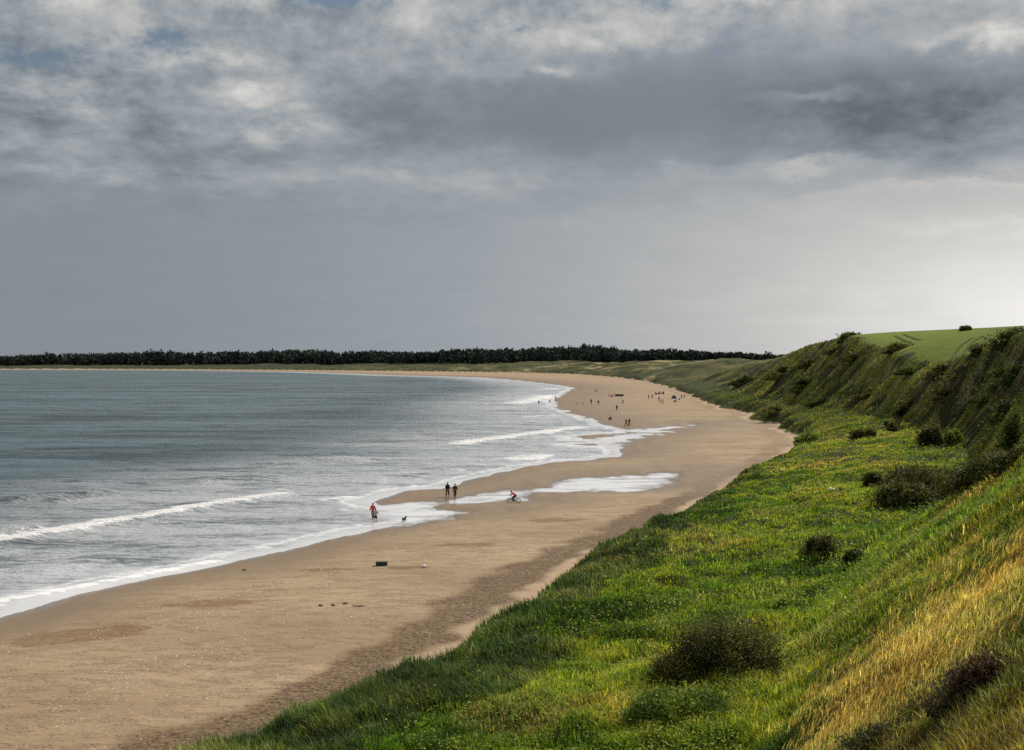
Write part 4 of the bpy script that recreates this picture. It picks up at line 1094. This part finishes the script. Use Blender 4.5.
def bike(x, y, z, rz):
    root = empty('bicycle', (x, y, z), rz); root.scale = (.93,) * 3
    tag(root, 'bicycle with thin black wheels under the red jacketed rider', 'bicycle')
    mt = plain('bike_rubber', (.015, .015, .015)); mf = plain('bike_paint', (.03, .03, .035), .35, .1, 5, .5); ms = plain('bike_steel', (.03, .03, .034), .4, .1, 5, .5)
    for yy in (.53, -.53):
        mb = MB(); c = Vector((0, yy, .34))
        mb.tube([c + Vector((0, math.cos(a) * .32, math.sin(a) * .32)) for a in np.linspace(0, 2 * math.pi, 29)], .034, 7, False)
        w = mb.build('wheel', mt, root)
        mb = MB()
        mb.tube([c + Vector((0, math.cos(a) * .295, math.sin(a) * .295)) for a in np.linspace(0, 2 * math.pi, 29)], .011, 6, False)
        for k in range(16):
            a = k * math.pi / 8
            mb.tube([c + Vector((.02 * (-1) ** k, 0, 0)), c + Vector((0, math.cos(a) * .295, math.sin(a) * .295))], .003, 4)
        mb.tube([c + Vector((-.05, 0, 0)), c + Vector((.05, 0, 0))], .022, 8)
        mb.build('rim', ms, w)
    mb = MB(); V_ = Vector
    bb, st, hd, ht = V_((0, -.06, .29)), V_((0, -.2, .84)), V_((0, .36, .68)), V_((0, .32, .86))
    for a, b, r in ((bb, st, .018), (bb, hd, .02), (st.lerp(bb, .12), ht.lerp(hd, .3), .018), (hd, ht, .022)): mb.tube([a, b], r, 8)
    for sx in (-.05, .05):
        mb.tube([V_((sx, -.53, .34)), V_((sx * .4, -.06, .29))], .011, 6); mb.tube([V_((sx, -.53, .34)), V_((sx * .3, -.19, .76))], .009, 6)
        mb.tube([V_((sx, .53, .34)), V_((sx * .9, .4, .6)), V_((sx * .3, .36, .68))], .013, 6)
    mb.build('frame', mf, root)
    mb = MB(); mb.tube([ht, V_((0, .33, .98)), V_((0, .4, 1.02))], .014, 7); mb.tube([V_((-.29, .42, 1.05)), V_((-.1, .4, 1.02)), V_((.1, .4, 1.02)), V_((.29, .42, 1.05))], .013, 7); mb.build('handlebar', ms, root)
    mb = MB(); mb.tube([V_((0, -.36, .92)), V_((0, -.2, .915)), V_((0, -.05, .9))], [.08, .06, .025], 8); mb.tube([st, V_((0, -.22, .9))], .014, 7); mb.build('saddle', mt, root)
    mb = MB(); mb.tube([bb + V_((-.05, 0, 0)), bb + V_((-.06, .08, .13))], .011, 6); mb.tube([bb + V_((-.06, 0, 0)), bb + V_((.06, 0, 0))], .02, 8); mb.tube([bb + V_((.05, 0, 0)), bb + V_((.06, -.08, -.13))], .011, 6)
    mb.tube([bb + V_((-.15, .08, .13)), bb + V_((-.05, .08, .13))], .016, 6); mb.tube([bb + V_((.15, -.08, -.13)), bb + V_((.05, -.08, -.13))], .016, 6); mb.build('crank', ms, root)

def dog():
    x, y, z = ground_at(404, 523.5)
    V = [(0, 0, .5), (0, -.28, .52), (0, -.4, .56), (0, -.55, .66), (0, -.62, .72),       # trunk back to tail
         (0, .18, .5), (0, .32, .56), (0, .44, .68), (0, .54, .72), (0, .68, .68), (-.06, .5, .8), (.06, .5, .8)]
    E = [(0, 1), (1, 2), (2, 3), (3, 4), (0, 5), (5, 6), (6, 7), (7, 8), (8, 9), (7, 10), (7, 11)]
    Rr = [.13, .12, .06, .035, .02, .16, .13, .085, .08, .04, .025, .025]
    for sx in (-1, 1):
        n = len(V)
        V += [(sx * .08, .26, .42), (sx * .08, .24, .24), (sx * .08, .27, .12), (sx * .08, .31, .03)]; E += [(5, n), (n, n + 1), (n + 1, n + 2), (n + 2, n + 3)]; Rr += [.07, .04, .03, .032]
        n = len(V)
        V += [(sx * .08, -.26, .42), (sx * .08, -.18, .3), (sx * .08, -.36, .17), (sx * .08, -.3, .03)]; E += [(1, n), (n, n + 1), (n + 1, n + 2), (n + 2, n + 3)]; Rr += [.085, .055, .03, .034]
    o = skin('dog', V, E, Rr, plain('dog_coat', (.012, .011, .01), .8))
    o.location = (x, y, z); o.rotation_euler[2] = R(-28); o.scale = (.82,) * 3
    tag(o, 'black dog standing on wet sand behind the bathers', 'dog')

def beach_bits():
    # dark box
    x, y, z = ground_at(381.5, 567)
    r = empty('washed_up_box', (x, y, z), R(4)); tag(r, 'small dark rectangular box lying alone on the open sand', 'box')
    md = plain('box_plastic', (.03, .034, .04), .6)
    mb = MB(); mb.box((-.45, -.24, -.03), (.45, .24, .25), .02); b = mb.build('body', md, r, False)
    mb = MB(); mb.box((-.47, -.26, .253), (.47, .26, .31), .02); mb.build('lid', md, r, False)
    mb = MB()
    for sx in (-1, 1): mb.tube([(sx * .452, -.09, .18), (sx * .5, -.07, .19), (sx * .5, .07, .19), (sx * .452, .09, .18)], .012, 6)
    mb.build('handle', md, b)
    # pale stone, driftwood, white scrap
    x, y, z = ground_at(424, 568.5)
    mb = MB(); mb.ball((0, 0, .09), (.2, .15, .13), 14, 9, .1); o = mb.build('stone', plain('white_stone', (.72, .7, .66), .8), None); o.location = (x, y, z); tag(o, 'white rounded stone lying right of the dark box', 'stone')
    x, y, z = ground_at(359, 607.5)
    mb = MB(); mb.tube([(-.45, 0, .06), (-.2, .05, .08), (.1, .02, .07), (.35, .07, .06), (.5, .12, .1)], [.05, .065, .06, .045, .02], 9); mb.tube([(.05, .02, .08), (.16, -.12, .15)], [.03, .012], 6)
    o = mb.build('driftwood', plain('bleached_wood', (.5, .42, .31), .9, .3, 18)); o.location = (x, y, z); tag(o, 'pale driftwood stick on the sand nearer than the dark box', 'driftwood')
    p = hit(832, 494)
    mb = MB()
    rg = np.random.default_rng(4)
    mb.ball((-.16, 0, .3), (.18, .14, .1), 12, 8, .22, rg); mb.ball((.14, .03, .26), (.15, .12, .07), 12, 8, .25, rg)
    o = mb.build('plastic_bag', plain('white_plastic', (.75, .75, .75), .5)); o.location = (p[0], p[1], H(p[0], p[1])); tag(o, 'crumpled white plastic scrap caught in the meadow grass', 'litter')
    # dark clumps of weed on the open sand
    mw = plain('wet_weed', (.07, .05, .028), .7)
    for k, (px, py, w, label) in enumerate(((320, 607.5, 0.193, 'dark weed clump, left one of the row on the sand left of the driftwood'), (333, 606.8, 0.165, 'dark weed clump, middle one of the row left of the driftwood'), (345, 606, 0.165, 'dark weed clump, right one of the row left of the driftwood'), (244, 571, 0.22, 'dark weed clump near the water edge on smooth sand'))):
        x, y, z = ground_at(px, py)
        mb = MB(); rg = np.random.default_rng(20 + k)
        for q in range(6):
            a = rg.uniform(0, 6.28); c = rg.normal(0, w * .3, 2)
            mb.tube([(c[0] - math.cos(a) * w * .5, c[1] - math.sin(a) * w * .3, .02), (c[0], c[1], .05 + .04 * rg.uniform()), (c[0] + math.cos(a) * w * .5, c[1] + math.sin(a) * w * .3, .02)], [.02, .05, .015], 6)
        o = mb.build('seaweed_clump', mw); o.location = (x, y, z); tag(o, label, 'seaweed', 'weed clumps on the sand')
    # windbreak, shelters
    X0, Y0 = gp(619.5, 396.6, .8); z0 = H(X0, Y0)
    r = empty('windbreak', (X0, Y0, z0), R(6)); tag(r, 'low dark green windbreak stretched on the far sand', 'windbreak')
    mb = MB(); n = 9
    xs = np.linspace(-2, 2, n); bow = .12 * np.sin(np.linspace(0, math.pi * 4, n))
    V = [(xx, bb + dd, zz) for xx, bb in zip(xs, bow) for dd in (-.012, .012) for zz in (.05, 1.1)]
    Qs = []
    for i in range(n - 1):
        a = i * 4; b = a + 4
        Qs += [(a, b, b + 1, a + 1), (b + 2, a + 2, a + 3, b + 3), (a + 1, b + 1, b + 3, a + 3), (a, a + 2, b + 2, b)]
    mb.add(V, Qs); mb.build('cloth_screen', cloth('green', CL['green']), r, False)
    for xx in (-2, -.67, .67, 2):
        mb = MB(); mb.tube([(xx, -.05, -.2), (xx, -.05, 1.2)], .025, 7); mb.build('pole', MAT_STEM, r)
    for k, (px, py, w, col, label) in enumerate(((673.9, 398.6, 2.6, 'grey', 'pale grey dome shelter at the dune foot, left one of two'), (678.6, 400.2, 3.0, 'white', 'white dome shelter at the dune foot, right one of two'))):
        X0, Y0 = gp(px, py, 1.0); z0 = H(X0, Y0)
        r = empty('beach_shelter', (X0, Y0, z0), R(30 + 40 * k)); tag(r, label, 'shelter', 'shelters at the dune foot')
        mb = MB(); na, nb = 12, 9
        V = []
        for i in range(nb + 1):
            b = math.pi * .5 * i / nb
            for j in range(na + 1):
                a = math.pi * 1.25 * j / na - math.pi * .125
                V.append((math.cos(a) * math.cos(b) * w * .5, math.sin(a) * math.cos(b) * w * .42, math.sin(b) * 1.5))
        Qs = [(i * (na + 1) + j, i * (na + 1) + j + 1, (i + 1) * (na + 1) + j + 1, (i + 1) * (na + 1) + j) for i in range(nb) for j in range(na)]
        mb.add(V, Qs); o = mb.build('canopy', cloth(col, CL[col]), r)
        sol = o.modifiers.new('thick', 'SOLIDIFY'); sol.thickness = .02
        mb = MB(); mb.tube([(math.cos(b) * w * .5, math.sin(b) * .02 - .02, math.sin(b) * 1.52) for b in np.linspace(0, math.pi, 13)], .015, 6); mb.build('pole', MAT_STEM, r)
    X0, Y0 = gp(682.6, 396.4, 1.2); z0 = H(X0, Y0)
    r = empty('beach_parasol', (X0, Y0, z0)); tag(r, 'pink and white parasol over the group at the dune foot', 'parasol')
    mb = MB(); n = 8
    V = [(0, 0, 2.25)] + [(math.cos(2 * math.pi * k / 16) * 1.15 * (1 if k % 2 == 0 else .95), math.sin(2 * math.pi * k / 16) * 1.15 * (1 if k % 2 == 0 else .95), 1.85) for k in range(16)]
    mb.add(V, (), [(0, 1 + k, 1 + (k + 1) % 16) for k in range(16)]); o = mb.build('canopy', cloth('pink', CL['pink']), r, False)
    sol = o.modifiers.new('thick', 'SOLIDIFY'); sol.thickness = .02
    mb = MB(); mb.tube([(0, 0, -.3), (0, 0, 2.3)], .025, 7); mb.build('pole', MAT_STEM, r)

def field_tracks():
    m, n = material('wheel_rut'); P = n.pos()
    finish(n, principled(n, n.mix(n.noise(P, 1.5, 4), (.03, .048, .008), (.07, .1, .016)), .95, None, .1))
    for name, pts in (('field_track', [(956, 360), (959, 353), (965, 346), (973, 340), (979, 337)]), ('field_track', [(899, 335.5), (904, 337.5), (910, 340.5), (916, 342)])):
        W = []
        for p in pts:
            h = hit(*p)
            if h and h[1] < 700: W.append(h[:2])
        if len(W) < 2: continue
        W = np.array(W); t = np.linspace(0, len(W) - 1, 60)
        cx = np.interp(t, np.arange(len(W)), W[:, 0]); cy = np.interp(t, np.arange(len(W)), W[:, 1])
        tx, ty = np.gradient(cx), np.gradient(cy); l = np.hypot(tx, ty) + 1e-9; nx, ny = -ty / l, tx / l
        V = []; Qs = []
        for s in (-1, 1):
            b = len(V)
            for i in range(60):
                for q in (-.3, .3):
                    xx = cx[i] + nx[i] * (s * 1.1 + q); yy = cy[i] + ny[i] * (s * 1.1 + q)
                    V.append((xx, yy, H(xx, yy) + .12))
            Qs += [(b + 2 * i, b + 2 * i + 1, b + 2 * i + 3, b + 2 * i + 2) for i in range(59)]
        tag(mesh_obj(name, V, [np.array(Qs)], m), kind='structure')

# ------------------------------------------------------------------ light, sky, camera
SUN_AZ, SUN_EL = 46.0, 41.0
def sky():
    w = bpy.data.worlds.new('World'); SC.world = w; w.use_nodes = True
    t = w.node_tree; t.nodes.clear(); n = NT(t)
    st = n.node('ShaderNodeTexSky', sky_type='NISHITA'); st.sun_disc = False
    st.sun_elevation = R(SUN_EL); st.sun_rotation = R(SUN_AZ); st.air_density = 1.0; st.dust_density = 1.0
    D = n.node('ShaderNodeTexCoord').outputs['Generated']
    sx = n.node('ShaderNodeSeparateXYZ'); n.l.new(D, sx.inputs[0])
    dx, dy, dz = sx.outputs
    zc = n.m('MAXIMUM', dz, 0.0)
    # clouds: finer and flatter towards the horizon
    az = n.m('ARCTAN2', dx, dy); el = n.m('ARCSINE', dz)
    cx = n.node('ShaderNodeCombineXYZ'); n.put(cx.inputs[0], n.m('MULTIPLY', az, 15.0)); n.put(cx.inputs[1], n.m('MULTIPLY', n.m('LOGARITHM', n.m('ADD', zc, .06), math.e), 7.6)); cx.inputs[2].default_value = 2.2
    C = cx.outputs[0]
    warp = n.m('MULTIPLY', n.m('SUBTRACT', n.noise(C, .9, 6, .6), .5), .10)
    warp2 = n.m('MULTIPLY', n.m('SUBTRACT', n.noise(n.scale(C, (1, 1, 1), 1.3), 1.1, 6, .6), .5), .05)
    u = n.m('ADD', az, warp); v = n.m('ADD', el, warp2)
    def blob(px, py, wx, wy, amp, crisp=False):
        a = n.m('DIVIDE', n.m('SUBTRACT', u, (px - 512) / F), wx / F); b = n.m('DIVIDE', n.m('SUBTRACT', v, (HZ - py) / F), wy / F)
        e = n.m('EXPONENT', n.m('MULTIPLY', n.m('ADD', n.m('MULTIPLY', a, a), n.m('POWER', n.m('ABSOLUTE', b), 3.4 if crisp else 2.0)), -1.0))
        return n.m('MULTIPLY', e, amp)
    def total(bs, crisp=False):
        s = None
        for b in bs:
            x = blob(*b, crisp); s = x if s is None else n.m('ADD', s, x)
        return s
    dark = total(SKY_DARK, True)
    light = total(SKY_LIGHT)
    n1 = n.noise(n.scale(C, (1.0, 1, 1), .12), .8, 11, .64, .1)
    n2 = n.noise(n.scale(C, (1.0, 1.0, 1), .05), 2.3, 8, .62, .15)
    tex = n.m('ADD', n.m('MULTIPLY', n.m('SUBTRACT', n1, .5), 1.25), n.m('MULTIPLY', n.m('SUBTRACT', n2, .5), .6))
    amt = n.ramp(v, .09, .21, .05, 1)
    # brightness of the cloud
    def halo(u0, e0, su, se, amp):
        return n.m('MULTIPLY', n.m('EXPONENT', n.m('MULTIPLY', n.m('ADD', n.m('POWER', n.m('ABSOLUTE', n.m('DIVIDE', n.m('SUBTRACT', u, u0), su)), 2.0), n.m('POWER', n.m('ABSOLUTE', n.m('DIVIDE', n.m('SUBTRACT', el, e0), se)), 2.0)), -1.0)), amp)
    glow = n.m('ADD', halo(.47, .03, .30, .105, .32), halo(.47, .03, .17, .06, .2))
    hz = n.ramp(u, -.42, .3, .0, .13)
    b0 = n.m('ADD', n.ramp(v, .02, .15, .27, .275), hz)
    b = n.m('ADD', b0, n.m('ADD', n.m('MULTIPLY', n.m('MULTIPLY', tex, amt), .52), n.ramp(v, .17, .27, 0, .035)))
    b = n.m('SUBTRACT', b, n.m('MULTIPLY', dark, n.m('ADD', .17, n.m('MULTIPLY', tex, .56))))
    b = n.m('ADD', b, n.m('MULTIPLY', light, n.m('ADD', .17, n.m('MULTIPLY', tex, .45))))
    b = n.m('ADD', b, glow)
    b = n.m('MAXIMUM', b, n.m('ADD', .145, n.m('MULTIPLY', tex, .06)))
    b = n.m('ADD', b, n.ramp(dz, .32, .7, 0, SKY_UP))
    warm = n.ramp(b, .27, .55)
    tint = n.mix(warm, (.88, 1.0, 1.095), (1.02, 1.0, .975))
    cc = n.mix(1.0, tint, b, 'MULTIPLY')
    comb = n.node('ShaderNodeCombineColor')
    for i in range(3): n.put(comb.inputs[i], b)
    cc = n.mix(1.0, tint, comb.outputs[0], 'MULTIPLY')
    # gaps of blue between the clouds, only high up
    gap = n.m('MULTIPLY', n.ramp(n.m('ADD', n.m('MULTIPLY', tex, -1.0), total(SKY_GAP)), .12, .42), n.ramp(v, .13, .25, 0, .8))
    bg1 = n.node('ShaderNodeBackground'); n.l.new(st.outputs[0], bg1.inputs[0]); bg1.inputs[1].default_value = .055
    bg2 = n.node('ShaderNodeBackground'); n.put(bg2.inputs[0], cc); bg2.inputs[1].default_value = 1.0
    ms = n.node('ShaderNodeMixShader'); n.put(ms.inputs[0], gap); n.l.new(bg2.outputs[0], ms.inputs[1]); n.l.new(bg1.outputs[0], ms.inputs[2])
    o = n.node('ShaderNodeOutputWorld'); n.l.new(ms.outputs[0], o.inputs[0])
    w.cycles.sampling_method = 'MANUAL'; w.cycles.sample_map_resolution = 1024
SKY_DARK = [(790, 112, 265, 66, 1.0), (985, 140, 170, 52, .8), (520, 118, 130, 34, .42), (360, 112, 60, 16, .3), (640, 185, 160, 22, .2), (860, 6, 40, 9, .3)]
SKY_LIGHT = [(985, 62, 90, 10, 1.3), (800, 173, 55, 8, 1.0), (810, 113, 45, 8, .5), (275, 140, 36, 12, .8), (258, 104, 40, 9, .8), (72, 105, 50, 20, .6), (60, 25, 120, 22, .6), (110, 150, 160, 30, .22), (60, 70, 120, 24, .25), (260, 8, 70, 12, .9), (540, 36, 130, 16, .9), (760, 12, 120, 14, .9), (210, 72, 60, 10, .8), (545, 80, 30, 6, .7), (640, 48, 90, 10, .6), (120, 185, 120, 7, .4), (1000, 235, 90, 8, .5), (420, 185, 160, 10, .3), (690, 178, 60, 8, .3), (960, 198, 120, 5, .4)]
SKY_GAP = [(360, 3, 60, 12, .75), (1010, 6, 60, 16, .6), (830, 16, 30, 8, .35), (60, 80, 120, 14, .2), (540, -10, 200, 14, .35), (150, 60, 60, 12, .25)]
SKY_UP = .25

def finish_scene():
    sd = bpy.data.lights.new('sun', 'SUN'); sd.energy = 4.2; sd.angle = R(1.5); sd.color = (1.0, .93, .82)
    so = bpy.data.objects.new('sun', sd); COL.objects.link(so)
    so.rotation_euler = (R(90 - SUN_EL), 0, R(180 - SUN_AZ))
    # sun shines from azimuth SUN_AZ (clockwise from +Y)
    d = Vector((math.sin(R(SUN_AZ)) * math.cos(R(SUN_EL)), math.cos(R(SUN_AZ)) * math.cos(R(SUN_EL)), math.sin(R(SUN_EL))))
    so.rotation_euler = d.to_track_quat('Z', 'Y').to_euler(); so.location = (0, 0, 200)
    cd = bpy.data.cameras.new('camera'); co = bpy.data.objects.new('camera', cd); COL.objects.link(co)
    cd.sensor_fit = 'HORIZONTAL'; cd.sensor_width = 36; cd.lens = 36 * F / 1024
    cd.clip_start = .5; cd.clip_end = 20000
    co.location = (0, 0, CAMZ)
    co.rotation_euler = (R(90) - math.atan((375 - HZ) / F), 0, 0)
    SC.camera = co
    vs = SC.view_settings; vs.view_transform = 'Standard'; vs.look = 'None'; vs.exposure = 0; vs.gamma = 1; vs.use_curve_mapping = False
    SC.render.engine = 'CYCLES'
    SC.cycles.max_bounces = 6; SC.cycles.diffuse_bounces = 3; SC.cycles.transparent_max_bounces = 4
    SC.cycles.use_denoising = False
    SC.cycles.sample_clamp_direct = 2.0; SC.cycles.sample_clamp_indirect = 2.0

grow_grass()
grow_cover()
plant_shrubs()
grow_wood()
strew()
people()
dog()
beach_bits()
field_tracks()
sky()
finish_scene()
